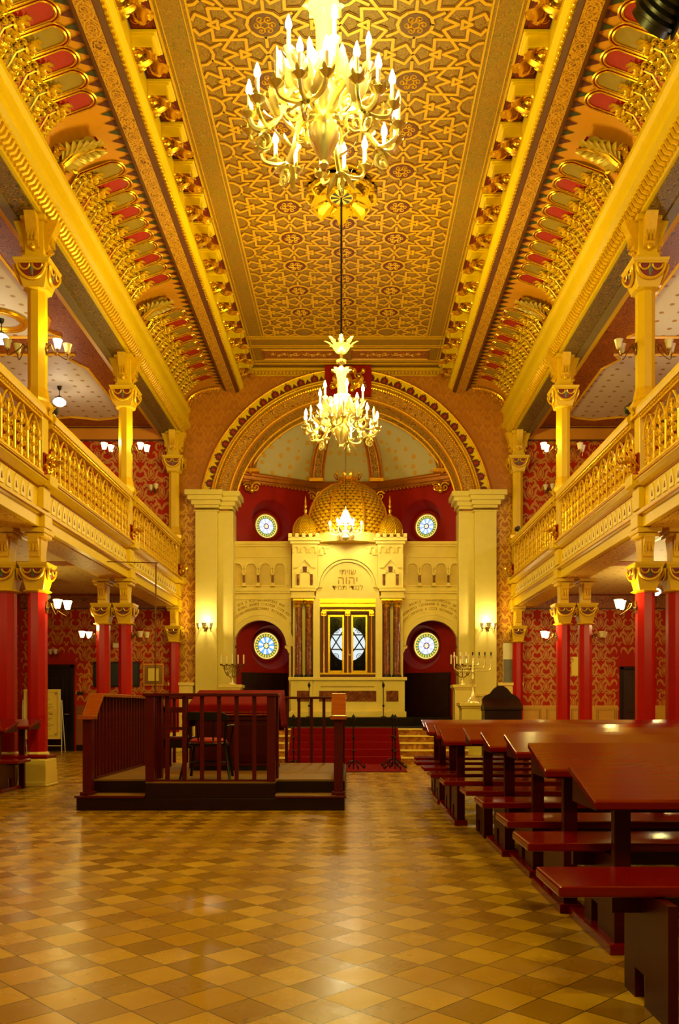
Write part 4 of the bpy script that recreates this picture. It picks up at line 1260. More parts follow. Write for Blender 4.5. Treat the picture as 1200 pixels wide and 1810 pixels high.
for s in (-1, 1):
    q = lambda a, c: (min(s * a, s * c), max(s * a, s * c))
    body.box(*q(.78, .97), .04, 1.0, 1.12, 3.33); body.box(*q(.97, 1.56), .32, 1.0, 1.12, 3.33)
    body.box(*q(.9, 1.6), -.04, 1.0, 3.33, 3.4); body.box(*q(.88, 1.62), -.08, 1.0, 3.52, 3.6); body.box(*q(.93, 1.58), 0, 1.0, 3.4, 3.52)
    body.box(*q(.84, 1.56), .02, 1.0, 3.6, 4.85)
    for z, e in ((4.85, .05), (4.93, .1)): body.box(*q(.84 - e, 1.56 + e), .02 - e, 1.0, z, z + .08)
    for k in range(5): body.box(*q(.8 + k * .19, .9 + k * .19), -.06, .06, 5.01, 5.14)
    for k in range(4): body.box(*q(1.58, 1.66), .1 + k * .2, .2 + k * .2, 5.01, 5.14)
    body.box(*q(.8, 1.66), -.06, .9, 4.98, 5.04)
body.prism([(-.9, 3.3), (.9, 3.3), (.9, 3.6), (.84, 3.6), (.84, 4.92), (.2, 5.5), (0, 5.62), (-.2, 5.5), (-.84, 4.92), (-.84, 3.6), (-.9, 3.6)], 'y', .14, 1.0)
bo = A(body, 'body', 'marble', smooth=False, bevel=.008)
mo = MB()
mo.arc(0, 3.64, .72, .78, 0, PI, .06, .14, 32); mo.arc(0, 3.64, .8, .88, 0, PI, .03, .14, 32)
for s in (-1, 1):
    mo.tube([(s * .84, .12, 4.95), (s * .2, .12, 5.54), (0, .12, 5.66)], .05, 6)
    for x, z in ((.7, 4.72), (.5, 4.9), (.3, 5.08)):      # stepped corbel frieze under the gable
        mo.arc(s * x, z, .05, .085, 0, PI, .09, .15, 10); mo.box(s * x - .085, s * x - .05, .09, .15, z - .12, z); mo.box(s * x + .05, s * x + .085, .09, .15, z - .12, z)
        mo.box(min(s * x, s * (x + .16)), max(s * x, s * (x + .16)), .1, .15, z - .16, z - .12)
    for k in range(3):
        c = s * (.98 + .23 * k); mo.arc(c, 4.7, .06, .095, 0, PI, -.02, .03, 10); mo.box(c - .095, c - .06, -.02, .03, 4.6, 4.7); mo.box(c + .06, c + .095, -.02, .03, 4.6, 4.7)
    c = s * 1.2                                           # little gabled niches on the turrets
    mo.prism([(c - .3, 4.18), (c - .2, 4.18), (c, 4.4), (c + .2, 4.18), (c + .3, 4.18), (c, 4.52)], 'y', -.03, .03)
    mo.box(c - .3, c + .3, -.03, .03, 3.62, 3.68); mo.box(c - .24, c - .14, -.03, .03, 4.0, 4.08); mo.box(c + .14, c + .24, -.03, .03, 4.0, 4.08)
    for sg in (-1, 1): mo.arc(c + sg * .1, 4.1, .02, .05, 0, 2 * PI, -.02, .03, 10)
    mo.box(c - .14, c + .14, .0, .03, 3.68, 4.0)
A(mo, 'marble_tracery', 'marble', bo, smooth=False)
nc = MB(); nb = MB()
for s in (-1, 1):
    c = s * 1.2
    for sg in (-1, 1): nc.lathe([(.035, 3.7), (.035, 4.0)], 10, (c + sg * .19, -.01, 0))
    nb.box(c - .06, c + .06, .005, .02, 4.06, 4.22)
A(nc, 'niche_colonnette', 'brown_marble', bo); A(nb, 'niche_red_panel', 'maroon', bo, smooth=False)  # panel is the dark red ground of the turret niches
# text of the tympanum
def text(body, size, x, z, y, mat, par, nm):
    cu = bpy.data.curves.new(nm, 'FONT'); cu.body = body; cu.size = size; cu.align_x = 'CENTER'; cu.extrude = .006
    o = bpy.data.objects.new(nm, cu); COL.objects.link(o)
    dg = bpy.context.evaluated_depsgraph_get(); me = bpy.data.meshes.new_from_object(o.evaluated_get(dg)); bpy.data.objects.remove(o)
    me.materials.clear(); me.materials.append(MATS[mat])
    o = bpy.data.objects.new(nm, me); COL.objects.link(o); o.parent = par; o.location = (x, y, z); o.rotation_euler = (PI / 2, 0, 0)
    return o
rv = lambda t: t[::-1]
for t, sz, z in (('\u05e9\u05d5\u05d9\u05ea\u05d9', .23, 4.03), ('\u05d9\u05d4\u05d5\u05d4', .33, 3.76), ('\u05dc\u05e0\u05d2\u05d3\u05d9 \u05ea\u05de\u05d9\u05d3', .2, 3.6)):
    text(rv(t), sz, 0, z - .02, .135, 'text_gold', bo, 'gilt_lettering')
# columns
for s in (-1, 1):
    for x in (1.09, 1.38):
        c = A(MB().lathe([(.108, 1.2), (.1, 3.1)], 16, (s * x, .16, 0)), 'column', 'brown_marble')
        A(MB().lathe([(.14, 1.12), (.14, 1.15), (.115, 1.2)], 16, (s * x, .16, 0)), 'column_base', 'black_wood', c)
        k = MB().lathe([(.1, 3.08), (.115, 3.12), (.105, 3.18), (.14, 3.26)], 14, (s * x, .16, 0)); k.cbox((s * x, .16, 3.3), (.3, .28, .06))
        for sg in (-1, 1): k.scroll((s * x + sg * .09, .04, 3.22), (sg, 0, 0), (0, 0, 1), .055, 1.3, .016, PI, 4, 9); k.leaf((s * x + sg * .04, .06, 3.1), (sg * .2, -.3, 1), (0, -1, 0), .13, .05, 1.2, 3, 0, 6)
        A(k, 'column_capital', 'gilt', c)
# door bay
db = MB(); db.box(-.78, .78, .78, .8, 1.12, 3.33); db.box(-.78, -.76, .25, .8, 1.12, 3.33); db.box(.76, .78, .25, .8, 1.12, 3.33); db.box(-.78, .78, .25, .8, 3.3, 3.33)
A(db, 'inner_chamber', 'dark_wood', smooth=False)
A(MB().lathe([(.5, 0), (.5, .02)], 40, (0, .7, 2.1), ax='y'), 'backlit_round_pane', 'daylit_glass')
df = MB(); df.box(-.78, .78, .14, .3, 1.12, 1.2); df.box(-.78, -.58, .16, .3, 1.2, 3.0); df.box(.58, .78, .16, .3, 1.2, 3.0); df.box(-.78, .78, .14, .3, 2.92, 3.33)
dfo = A(df, 'door_frame', 'maroon', smooth=False, bevel=.006)
dg = MB(); dg.box(-.78, .78, .1, .2, 3.1, 3.33); dg.box(-.72, .72, .1, .2, 2.98, 3.02); dg.box(-.78, .78, .1, .2, 1.2, 1.25)
for i in range(30): dg.ball((-.75 + i * .0517, .09, 3.2), .024, 6, 4); dg.ball((-.75 + i * .0517, .1, 3.06), .02, 5, 3)
for x in (-.67, 0, .67):
    dg.lathe([(.028, 1.25), (.022, 2.85)], 8, (x, .13, 0)); dg.cbox((x, .13, 2.91), (.14, .1, .12)); dg.cbox((x, .13, 2.86), (.1, .08, .03))
    for sg in (-1, 1): dg.scroll((x + sg * .04, .07, 2.9), (sg, 0, 0), (0, 0, 1), .03, 1.2, .009, PI, 4, 8)
A(dg, 'gilt_cornice', 'gilt', dfo)
for s in (-1, 1):
    q = lambda a, c: (min(s * a, s * c), max(s * a, s * c))
    l = MB(); l.box(*q(.02, .1), .18, .24, 1.25, 2.92); l.box(*q(.55, .6), .18, .24, 1.25, 2.92); l.box(*q(.1, .55), .18, .24, 1.25, 1.27); l.box(*q(.1, .55), .18, .24, 2.86, 2.92)
    lf = A(l, 'ark_door', 'maroon', smooth=False)
    g = MB(); g.box(*q(.1, .155), .16, .22, 1.25, 2.88); g.box(*q(.5, .555), .16, .22, 1.25, 2.88); g.box(*q(.155, .5), .16, .22, 1.25, 1.31); g.box(*q(.155, .5), .16, .22, 2.82, 2.88)
    A(g, 'gilt_frame', 'gilt', lf, smooth=False, bevel=.006)
    A(MB().box(*q(.155, .5), .205, .215, 1.31, 2.82), 'door_pane', 'dark_glass', lf, smooth=False)
    i = MB()
    i.tube([(s * .155, .19, 2.1 + .33 * .5 + .13), (s * .45, .19, 1.92)], .018, 5)
    i.tube([(s * .155, .19, 1.93 - .02), (s * .5, .19, 1.93 - .02)], .018, 5); i.tube([(s * .155, .19, 2.32), (s * .5, .19, 2.32)], .018, 5); i.tube([(s * .155, .19, 1.86), (s * .47, .19, 2.32)], .018, 5)
    for z, r in ((2.66, .11), (2.5, .07), (1.7, .1), (1.5, .08)): i.scroll((s * .33, .19, z), (s, 0, 0), (0, 0, 1), r, 1.6, .01, .6, 4, 14)
    i.scroll((s * .3, .19, 2.42), (-s, 0, 0), (0, 0, 1), .08, 1.4, .01, .2, 4, 12)
    A(i, 'ironwork_star', 'iron', lf)
    if s > 0: A(MB().ball((.06, .15, 1.75), .03, 8, 5), 'door_knob', 'brass', lf)
# domes
def scaledome(r, h, n, c, nm, mt='gilt_scales'):
    o = MB().lathe([(r * .96, 0), (r, h * .14), (r * 1.01, h * .3), (r * .96, h * .48), (r * .85, h * .64), (r * .66, h * .8), (r * .42, h * .92), (r * .2, h * .985), (.02, h)], n, (0, 0, 0))
    o = o.build(nm, mt, ark, world=False); o.location = c
    rb = MB()
    for i in range(8):
        t = PI / 8 + i * PI / 4
        rb.tube([(q * math.cos(t) * 1.0, q * math.sin(t), z) for q, z in [(r * .97, 0), (r * 1.01, h * .14), (r * 1.02, h * .3), (r * .97, h * .48), (r * .86, h * .64), (r * .67, h * .8), (r * .43, h * .92), (.05, h)]], r * .035, 5)
    rb.build('dome_rib', 'gilt', o, world=False)
    return o
big = scaledome(1.18, 1.68, 48, (0, .95, 5.14), 'great_dome')
A(MB().lathe([(1.22, 4.9), (1.22, 5.1), (1.18, 5.16)], 32, (0, .95, 0)), 'dome_drum', 'marble')
cr_ = MB().lathe([(.3, 0), (.34, .05), (.3, .08), (.34, .14)], 20)
for i in range(10):
    t = i * PI / 5; r = .34
    cr_.leaf((r * math.cos(t), r * math.sin(t), .1), (math.cos(t) * .3, math.sin(t) * .3, 1), (math.cos(t), math.sin(t), 0), .18, .07, .8, 3, 0, 6); cr_.ball((r * 1.12 * math.cos(t), r * 1.12 * math.sin(t), .28), .028, 6, 4)
c_ = cr_.build('crown', 'gilt', ark, world=False); c_.location = (0, .95, 6.78)
for s in (-1, 1):
    sd = scaledome(.37, .62, 32, (s * 1.2, .4, 5.1), 'small_dome', 'gilt_scales_fine')
    A(MB().lathe([(.03, 5.7), (.07, 5.74), (.03, 5.8), (.05, 5.88), (.02, 5.94), (.045, 6.0), (.02, 6.06), (.03, 6.12), (.005, 6.3)], 10, (s * 1.2, .4, 0)), 'finial', 'gilt')

# ---------------------------------------------------------------- pillars, candelabra, iron posts, lecterns
def pillar(x, y, h, w, label, z0=0.0):
    t = thing('stone_pillar', label, 'pillar', (x, y, z0))
    MB().box(-w / 2, w / 2, -w / 2, w / 2, 0, h - .1).build('shaft', 'marble', t, world=False, smooth=False, bevel=.01)
    c = MB().cbox((0, 0, h - .04), (w + .12, w + .12, .08)); c.cbox((0, 0, h - .1), (w + .05, w + .05, .06)); c.build('cap', 'marble', t, world=False, smooth=False, bevel=.008)
    c = MB().cbox((0, 0, .06), (w + .1, w + .1, .12)); c.build('foot', 'marble', t, world=False, smooth=False, bevel=.008)
    return t
pillar(3.12, 22.5, 1.84, .5, 'marble pillar right of the ark carrying the lyre candelabrum')
pillar(-3.02, 22.5, 1.84, .5, 'marble pillar left of the ark carrying a candelabrum')
pillar(3.1, 20.75, 1.36, .55, 'shorter marble pillar carrying the brass menorah')
def candelabrum(x, y, z, label, n=3):
    t = thing('candelabrum', label, 'candelabrum', (x, y, z), 0, None)
    MB().lathe([(.12, 0), (.11, .03), (.05, .06), (.03, .12), (.045, .16), (.02, .2)], 14).build('base', 'brass', t, world=False)
    m = MB()
    for s in (-1, 1):
        m.tube(cr([(0, 0, .18), (s * .1, 0, .24), (s * .2, 0, .36), (s * .22, 0, .5), (s * .3, 0, .55)], 5), .013, 5)
        for a, b, r in ((.09, .36, .08), (.2, .45, .07), (.07, .48, .06), (.14, .28, .05)): m.scroll((s * a, 0, b), (s, 0, 0), (0, 0, 1), r, 1.4, .01, .5, 4, 12)
    m.tube([(0, 0, .18), (0, 0, .5)], .014, 6); m.tube([(-.32, 0, .52), (.32, 0, .52)], .012, 6)
    for i in range(5): m.lathe([(.015, .52), (.035, .55), (.03, .56)], 8, (-.3 + .15 * i, 0, 0))
    b = m.build('branches', 'bronze', t, world=False)
    for i in range(5):
        xx = -.3 + .15 * i; h = .24 if i != 1 else .2
        MB().lathe([(.018, .56), (.018, .56 + h)], 8, (xx, 0, 0)).build('candle', 'candle_wax', t, world=False)
    return t
candelabrum(-3.0, 22.5, 1.84, 'scrolled candelabrum with pale candles left of the ark')
candelabrum(3.1, 22.5, 1.84, 'scrolled candelabrum with pale candles right of the ark')
t = thing('menorah', 'brass branched menorah on the short pillar right of the steps', 'menorah', (3.12, 20.75, 1.36))
MB().lathe([(.2, 0), (.19, .03), (.13, .08), (.1, .1), (.06, .18), (.04, .24), (.022, .3), (.022, .55), (.04, .58), (.02, .62), (.02, .72), (.045, .75), (.02, .8), (.02, 1.1)], 14).build('stem', 'brass', t, world=False)
m = MB()
for s in (-1, 1):
    for r in (.16, .3, .45): m.tube([(0, 0, 1.02 - r * .55), (s * r * .8, 0, 1.0 - r * .5), (s * r, 0, 1.06 - r * .5), (s * r, 0, 1.12)], .016, 6)
    for r in (.16, .3, .45): m.lathe([(.016, 1.08), (.04, 1.13), (.035, 1.15)], 8, (s * r, 0, 0))
m.lathe([(.016, 1.08), (.04, 1.13), (.035, 1.15)], 8); m.build('branches', 'brass', t, world=False)
for i in range(7):
    x = (-.45, -.3, -.16, 0, .16, .3, .45)[i]
    MB().lathe([(.016, 1.14), (.016, 1.24)], 6, (x, 0, 0)).build('candle', 'candle_wax' if i < 3 else 'iron', t, world=False)

def stanchion(x, y, label, h=1.1):
    t = thing('iron_stanchion', label, 'stanchion', (x, y, .015), 0, None)
    m = MB().tube([(0, 0, 0), (0, 0, h - .14)], .014, 6)
    for z in (.35, .62): m.ball((0, 0, z), .032, 8, 5)
    m.build('post', 'iron', t, world=False)
    MB().lathe([(.014, h - .16), (.05, h - .1), (.045, h - .07), (.0, h)], 8).build('spear_finial', 'iron', t, world=False)
    f = MB()
    for q in range(4):
        a = q * PI / 2 + .4; d = V((math.cos(a), math.sin(a), 0))
        f.tube(cr([(0, 0, .16), d * .1 + V((0, 0, .14)), d * .19 + V((0, 0, .05)), d * .25 + V((0, 0, .014))], 4), .012, 5)
        f.scroll(d * .22 + V((0, 0, .05)), d, (0, 0, 1), .045, 1.2, .01, -PI / 2, 4, 9)
    f.build('scroll_foot', 'iron', t, world=False)
    return t
stanchion(.2, 16.95, 'black iron stanchion alone on the middle of the red carpet'); stanchion(1.03, 16.9, 'black iron stanchion at the right carpet corner, front one of two')
stanchion(1.02, 17.75, 'black iron stanchion at the right carpet edge, rear one of two'); stanchion(-1.0, 17.0, 'black iron stanchion on the left carpet edge behind the rail')
for s, x in ((-1, -1.0), (1, 1.03)):
    t = thing('iron_rod', 'tall thin black iron rod with spear tip %s of the ark doors' % SIDE[s], 'rod', (x, 23.2, .97))
    m = MB().tube([(0, 0, 0), (0, 0, .85)], .012, 6); m.ball((0, 0, .32), .035, 8, 5); m.lathe([(.09, 0), (.08, .02), (.02, .04)], 10); m.build('shaft', 'iron', t, world=False)
    MB().lathe([(.012, .8), (.042, .87), (.036, .9), (.0, .98)], 8).build('spear_tip', 'iron', t, world=False)

# dark lectern chest with a curved crest, right of the steps
t = thing('lectern_chest', 'dark wooden lectern with a curved crest right of the marble pillars', 'lectern', (3.62, 19.6, 0))
MB().box(-.42, .42, -.25, .25, 0, 1.18).build('body', 'dark_wood', t, world=False, smooth=False, bevel=.01)
c = [(-.45, 1.16), (.45, 1.16), (.45, 1.24), (.4, 1.48), (.36, 1.52), (.26, 1.56), (.16, 1.68), (.06, 1.75), (-.06, 1.75), (-.16, 1.68), (-.26, 1.56), (-.36, 1.52), (-.4, 1.48), (-.45, 1.24)]
MB().prism(c, 'y', .08, .16).build('crest', 'dark_wood', t, world=False, smooth=False, bevel=.01)
m = MB(); m.prism([(-.3, 1.18), (-.3, 1.24), (.1, 1.46), (.1, 1.18)], 'x', -.44, .44); m.build('sloped_top', 'dark_wood', t, world=False, smooth=False, bevel=.01)
t = thing('photo_banner', 'narrow standing photo panel beside the right pilaster', 'banner', (4.6, 24.12, 1.95))
MB().box(-.14, .14, -.012, .012, .02, 1.12).build('panel', 'white_paint', t, world=False, smooth=False); MB().box(-.13, .13, -.016, -.011, .04, .66).build('printed_photo', 'grey_photo', t, world=False, smooth=False)
MB().box(-.15, .15, -.05, .05, 0, .03).build('foot', 'iron', t, world=False, smooth=False)
# ================================================================ LAMPS
def point(name, loc, e, col=(1, .80, .46), r=.1):
    l = bpy.data.lights.new(name, 'POINT'); l.energy = e; l.color = col; l.shadow_soft_size = r
    o = bpy.data.objects.new(name, l); COL.objects.link(o); o.location = loc
    return o
def chandelier(x, y, label, rod_top, off=()):
    Z0 = 6.1
    t = thing('chandelier', label, 'chandelier', (x, y, Z0))
    def B(mb, n, mat, par=None): return mb.build(n, mat, par or t, world=False)
    m = MB().lathe([(.02, .02), (.05, .06), (.03, .1), (.09, .2), (.14, .3), (.15, .38), (.1, .46), (.06, .5), (.12, .6), (.16, .7), (.14, .8), (.09, .9), (.075, 1.0), (.1, 1.04), (.07, 1.08), (.075, 1.3), (.1, 1.44), (.15, 1.5), (.08, 1.53), (.04, 1.56), (.03, 1.6), (.09, 1.64), (.1, 1.68), (.03, 1.73), (.028, 1.86)], 14)
    st = B(m, 'stem', 'brass')
    g = MB()
    for i in range(8):
        a = i * PI / 4; d = V((math.cos(a), math.sin(a), 0))
        g.leaf(d * .1 + V((0, 0, .52)), d * .7 + V((0, 0, .7)), d, .3, .055, 1.3, 4, 0, 8)
        g.leaf(d * .06 + V((0, 0, 1.36)), d * .3 + V((0, 0, 1)), d, .2, .06, 1.2, 3, 0, 6)
        g.leaf(d * .08 + V((0, 0, .5)), d + V((0, 0, -.3)), (0, 0, -1), .2, .045, 1.4, 3, 0, 7)
    B(g, 'leaf_ornament', 'brass', st)
    c = MB().lathe([(.03, 1.82), (.1, 1.84), (.16, 1.92), (.18, 1.96), (.15, 1.96), (.08, 1.88)], 16)
    for i in range(8):
        a = i * PI / 4; d = V((math.cos(a), math.sin(a), 0))
        c.leaf(d * .15 + V((0, 0, 1.92)), d * .6 + V((0, 0, .8)), d, .19, .055, 1.0, 3, 0, 6)
    B(c, 'crown', 'brass')
    r = MB().tube([(0, 0, 1.9), (0, 0, rod_top - Z0)], .022, 6)
    B(r, 'hanging_rod', 'blackpaint')
    arm = MB()
    arm.tube(cr([(.1, 0, .72), (.24, 0, .76), (.34, 0, .62), (.42, 0, .42), (.54, 0, .3), (.64, 0, .3), (.68, 0, .38)], 4), .026, 6)
    for s in (-1, 1): arm.tube(cr([(.5, 0, .31), (.56, s * .1, .28), (.62, s * .19, .3), (.64, s * .22, .38)], 4), .019, 5)
    for (px, pz, l, w, up) in ((.3, .7, .2, .04, 1), (.42, .42, .2, .04, 1), (.5, .3, .17, .04, -1), (.2, .74, .16, .04, 1), (.36, .54, .17, .035, 1)):
        for s in (-1, 0, 1): arm.leaf((px, s * .02, pz), (.5, s * .7, .55 * up), (.3, s * .4, 1 * up), l, w, 1.2, 3, 0, 7)
    for q, (px, py) in enumerate(((.68, 0), (.64, .22), (.64, -.22))):
        arm.lathe([(.02, .36), (.07, .4), (.05, .42), (.03, .44)], 9, (px, py, 0)); 
        for k in range(5): arm.leaf((px, py, .38), (math.cos(k * 1.257), math.sin(k * 1.257), .3), (0, 0, 1), .1, .024, 1.0, 2, 0, 5)
    arm.scroll((.3, 0, .5), (1, 0, 0), (0, 0, 1), .11, 1.4, .016, PI / 2, 5, 12); arm.scroll((.56, 0, .18), (1, 0, 0), (0, 0, 1), .09, 1.4, .016, PI / 2, 5, 12)
    up = MB()
    up.tube(cr([(.08, 0, .86), (.2, 0, .78), (.32, 0, .74), (.4, 0, .8), (.42, 0, .88)], 4), .02, 5)
    up.lathe([(.02, .84), (.06, .89), (.03, .92)], 9, (.42, 0, 0)); up.leaf((.3, 0, .74), (.6, 0, .5), (.2, 0, 1), .2, .06, 1.2, 3); up.scroll((.26, 0, .88), (1, 0, 0), (0, 0, 1), .08, 1.3, .014, -PI / 2, 5, 10)
    cm = MB().lathe([(.019, 0), (.019, .15)], 8); bm = MB().lathe([(.014, .15), (.03, .18), (.027, .215), (.004, .285)], 8)
    O = {}
    def place(mb, key, mat, par, M, name):
        if key not in O: o = mb.build(name, mat, par, world=False); O[key] = o
        else:
            o = O[key].copy(); COL.objects.link(o); o.parent = par
        o.location = M.to_translation(); o.rotation_euler = M.to_euler()
        return o
    k = 0
    for i in range(6):
        M = Matrix.Rotation(i * PI / 3 + .26, 4, 'Z')
        place(arm, 'arm', 'brass', t, M, 'arm')
        U = Matrix.Rotation(i * PI / 3 + .78, 4, 'Z')
        place(up, 'up', 'brass', t, U, 'upper_arm')
        for p, MM in (((.68, 0, .43), M), ((.64, .22, .43), M), ((.64, -.22, .43), M), ((.42, 0, .91), U)):
            q = MM @ V(p)
            cd = place(cm, 'c', 'candle_wax', t, Matrix.Translation(q), 'candle')
            lit = k not in off
            place(bm, 'b1' if lit else 'b0', 'bulb' if lit else 'candle_wax', cd, Matrix.Identity(4), 'bulb')
            k += 1
    return t
chandelier(-.085, 7.7, 'near brass chandelier with lit candle bulbs high in the nave', ZC, (2, 5, 9, 14, 18))
chandelier(-.03, 16.0, 'far brass chandelier on a long rod before the arch', ZC - .12, (1, 6, 10, 13, 17, 21))
# ceiling rosette of the far chandelier
t = thing('ceiling_rosette', 'gilded carved rosette on the ceiling around the chandelier rod', 'rosette', (-.03, 16.0, ZC - .16))
MB().lathe([(.27, .02), (.28, -.0), (.24, -.02), (.22, .02), (.22, .16)], 28).build('ring', 'gilt', t, world=False)
m = MB()
for i in range(8):
    a = i * PI / 4; m.prism([(math.cos(a - .05) * .04, math.sin(a - .05) * .04), (math.cos(a - .18) * .2, math.sin(a - .18) * .2), (math.cos(a + .18) * .2, math.sin(a + .18) * .2), (math.cos(a + .05) * .04, math.sin(a + .05) * .04)], 'z', .0, .01)
m.build('vent_slot', 'blackpaint', t, world=False, smooth=False)
MB().lathe([(.22, .01), (.22, .03)], 24).build('vent_plate', 'beam_yellow', t, world=False)
m = MB()
for i in range(8):
    a = i * PI / 4; d = V((math.cos(a), math.sin(a), 0)); e = V((-d.y, d.x, 0))
    m.leaf(d * .28 + V((0, 0, .0)), d + V((0, 0, -.25)), (0, 0, -1), .34, .15, .9, 4, 0, 9)
    for s in (-1, 1):
        m.scroll(d * .5 + e * .13 * s + V((0, 0, .05)), d, e * s, .11, 1.4, .03, .3, 5, 12, (0, 0, -.06))
        m.tube(cr([d * .3 + e * .1 * s, d * .42 + e * .2 * s - V((0, 0, .04)), d * .6 + e * .16 * s, d * .66 + V((0, 0, -.02))], 4), .025, 5)
    m.ball(d * .62 + V((0, 0, .02)), .05, 7, 4)
m.build('carved_scroll', 'carved_gold', t, world=False)
MB().lathe([(.66, .1), (.62, .06), (.3, .05), (.3, .16), (.66, .16)], 8, ph=PI / 8).build('ground_plate', 'carved_gold', t, world=False)

def sconce(loc, d, lit, label, z_light=True, e=26, n=2, group='wall and column lamps'):
    """arms reach along the horizontal direction d; tulip shades open upward"""
    t = thing('wall_sconce', label, 'lamp', loc, math.atan2(d[1], d[0]), group)
    m = MB(); m.lathe([(.02, -.01), (.055, 0), (.06, .01), (.02, .03)], 10, ax='x'); m.cbox((.0, 0, 0), (.02, .07, .18)); m.build('plate', 'bronze', t, world=False)
    for k in range(n):
        y = (k - (n - 1) / 2) * .17; x = .2 + .1 * (k % 2)
        MB().tube(cr([(.02, y * .2, 0), (.07, y * .5, .06), (.11, y * .8, -.02), (x - .03, y, -.13), (x, y, -.09), (x, y, -.03)], 4), .009, 6).build('arm', 'bronze', t, world=False)
        on = lit if isinstance(lit, bool) else lit[k]
        s = MB().lathe([(.012, -.04), (.04, -.02), (.05, .02), (.06, .07), (.075, .11), (.07, .108), (.045, .02)], 12, (x, y, 0)).build('glass_shade', 'shade_lit' if on else 'glass_off', t, world=False)
        MB().lathe([(.022, -.05), (.026, -.03), (.012, -.02)], 8, (x, y, 0)).build('lamp_holder', 'bronze', s, world=False)
    if z_light and (lit is True or (not isinstance(lit, bool) and any(lit))):
        a = math.atan2(d[1], d[0]); point('sconce_light', (loc[0] + .25 * math.cos(a), loc[1] + .25 * math.sin(a), loc[2] + .22), e, (1, .80, .22), .06)
    return t
cx0 = CX - .15; cx1 = CX + .15
sconce((-cx0, 13.58, 6.98), (1, 0), (True, False), 'two-armed lamp, one shade lit, on the inner face of the near left gallery column')
sconce((-cx1, 13.58, 6.98), (-1, 0), False, 'two-armed unlit lamp on the outer face of the near left gallery column')
sconce((-cx0, 18.86, 6.98), (1, 0), True, 'lit two-armed lamp on the inner face of the far left gallery column')
sconce((-cx1, 18.86, 6.98), (-1, 0), True, 'lit two-armed lamp on the outer face of the far left gallery column')
sconce((cx0, 13.58, 6.98), (-1, 0), False, 'two-armed unlit lamp on the inner face of the near right gallery column')
sconce((cx1, 13.58, 6.98), (1, 0), False, 'two-armed unlit lamp on the outer face of the near right gallery column')
sconce((cx0, 18.86, 6.98), (-1, 0), True, 'lit two-armed lamp on the inner face of the far right gallery column')
sconce((cx1, 18.86, 6.98), (1, 0), False, 'two-armed unlit lamp on the outer face of the far right gallery column')
sconce((-5.45, YW - .01, 7.45), (0, -1), False, 'unlit lamp on the red end wall of the left gallery')
sconce((5.75, YW - .01, 7.45), (0, -1), False, 'unlit lamp on the red end wall of the right gallery')
sconce((-cx0, 13.58, 2.85), (1, 0), True, 'lit lamp on the inner face of the near left red column')
sconce((-cx1 - .49, 18.86, 2.82), (-1, 0), True, 'lit lamp on the outer face of the far left red column')
sconce((-cx0, 18.86, 2.82), (1, 0), False, 'unlit lamp on the inner face of the far left red column')
sconce((cx0, 13.58, 2.85), (-1, 0), True, 'lit lamp on the inner face of the near right red column')
sconce((cx0, 18.86, 2.82), (-1, 0), True, 'lit lamp on the inner face of the far right red column')
sconce((cx1 + .49, 18.86, 2.82), (1, 0), False, 'unlit lamp on the outer face of the far right red column')
sconce((-8.3, YW - .01, 2.78), (0, -1), False, 'unlit lamp above the dark door in the left aisle')
sconce((-3.97, YW - .26, 3.5), (0, -1), False, 'slim three-armed lamp on the left arch pilaster', n=3)
sconce((4.0, YW - .26, 3.5), (0, -1), False, 'slim three-armed lamp on the right arch pilaster', n=3)
point('pilaster_glow', (-3.97, YW - .55, 3.75), 34, (1, .84, .5), .05); point('pilaster_glow', (4.0, YW - .55, 3.75), 34, (1, .84, .5), .05)

def pendant(x, y, ztop, zl, lit, label, e=30):
    t = thing('pendant_lamp', label, 'lamp', (x, y, ztop), 0, 'pendant globe lamps')
    MB().tube([(0, 0, 0), (0, 0, zl - ztop + .1)], .01, 6).build('rod', 'iron', t, world=False)
    MB().lathe([(.015, -.1), (.05, -.06), (.06, 0)], 10).build('ceiling_cup', 'iron', t, world=False)
    h = zl - ztop
    s = MB().lathe([(.01, h - .11), (.09, h - .1), (.15, h - .05), (.16, h), (.12, h + .05), (.05, h + .09), (.03, h + .12)], 16).build('globe', 'globe_lit' if lit else 'glass_off', t, world=False)
    MB().lathe([(.05, h + .09), (.05, h + .13), (.01, h + .15)], 10).build('holder', 'iron', s, world=False)
    if lit: point('pendant_light', (x, y, zl - .25), e, (1, .86, .6), .12)
pendant(-7.17, 21.3, ZT, 8.92, True, 'lit white pendant lamp at the far end of the left gallery', 26)
pendant(-7.1, 17.6, ZT, 8.9, True, 'lit white pendant lamp under the gilt ring in the left gallery', 26)
pendant(7.4, 20.3, ZG, 4.02, True, 'lit pendant lamp in the right aisle', 22)
pendant(-7.3, 20.6, ZG, 3.95, False, 'unlit pendant lamp in the left aisle')
pendant(7.2, 13.5, ZT, 8.9, False, 'pendant lamp in the right gallery behind the near column')

# small crystal chandelier before the ark, hung on a thin wire
t = thing('ark_chandelier', 'small bright chandelier on a thin wire before the ark domes', 'chandelier', (.0, 23.05, 5.75))
MB().tube([(0, 0, .9), (.0, 0, 4.4)], .006, 4).build('wire', 'iron', t, world=False)
m = MB().lathe([(.02, 0), (.1, .04), (.13, .1), (.08, .16), (.03, .2), (.03, .5), (.08, .6), (.05, .75), (.02, .95)], 12)
for i in range(6):
    a = i * PI / 3; d = V((math.cos(a), math.sin(a), 0))
    m.tube(cr([d * .05 + V((0, 0, .3)), d * .22 + V((0, 0, .18)), d * .4 + V((0, 0, .22)), d * .43 + V((0, 0, .32))], 4), .014, 5); m.lathe([(.02, .3), (.05, .34), (.02, .36)], 8, d * .43)
    m.leaf(d * .2 + V((0, 0, .2)), d + V((0, 0, .6)), (0, 0, 1), .2, .05, 1, 3)
m.build('frame', 'brass', t, world=False)
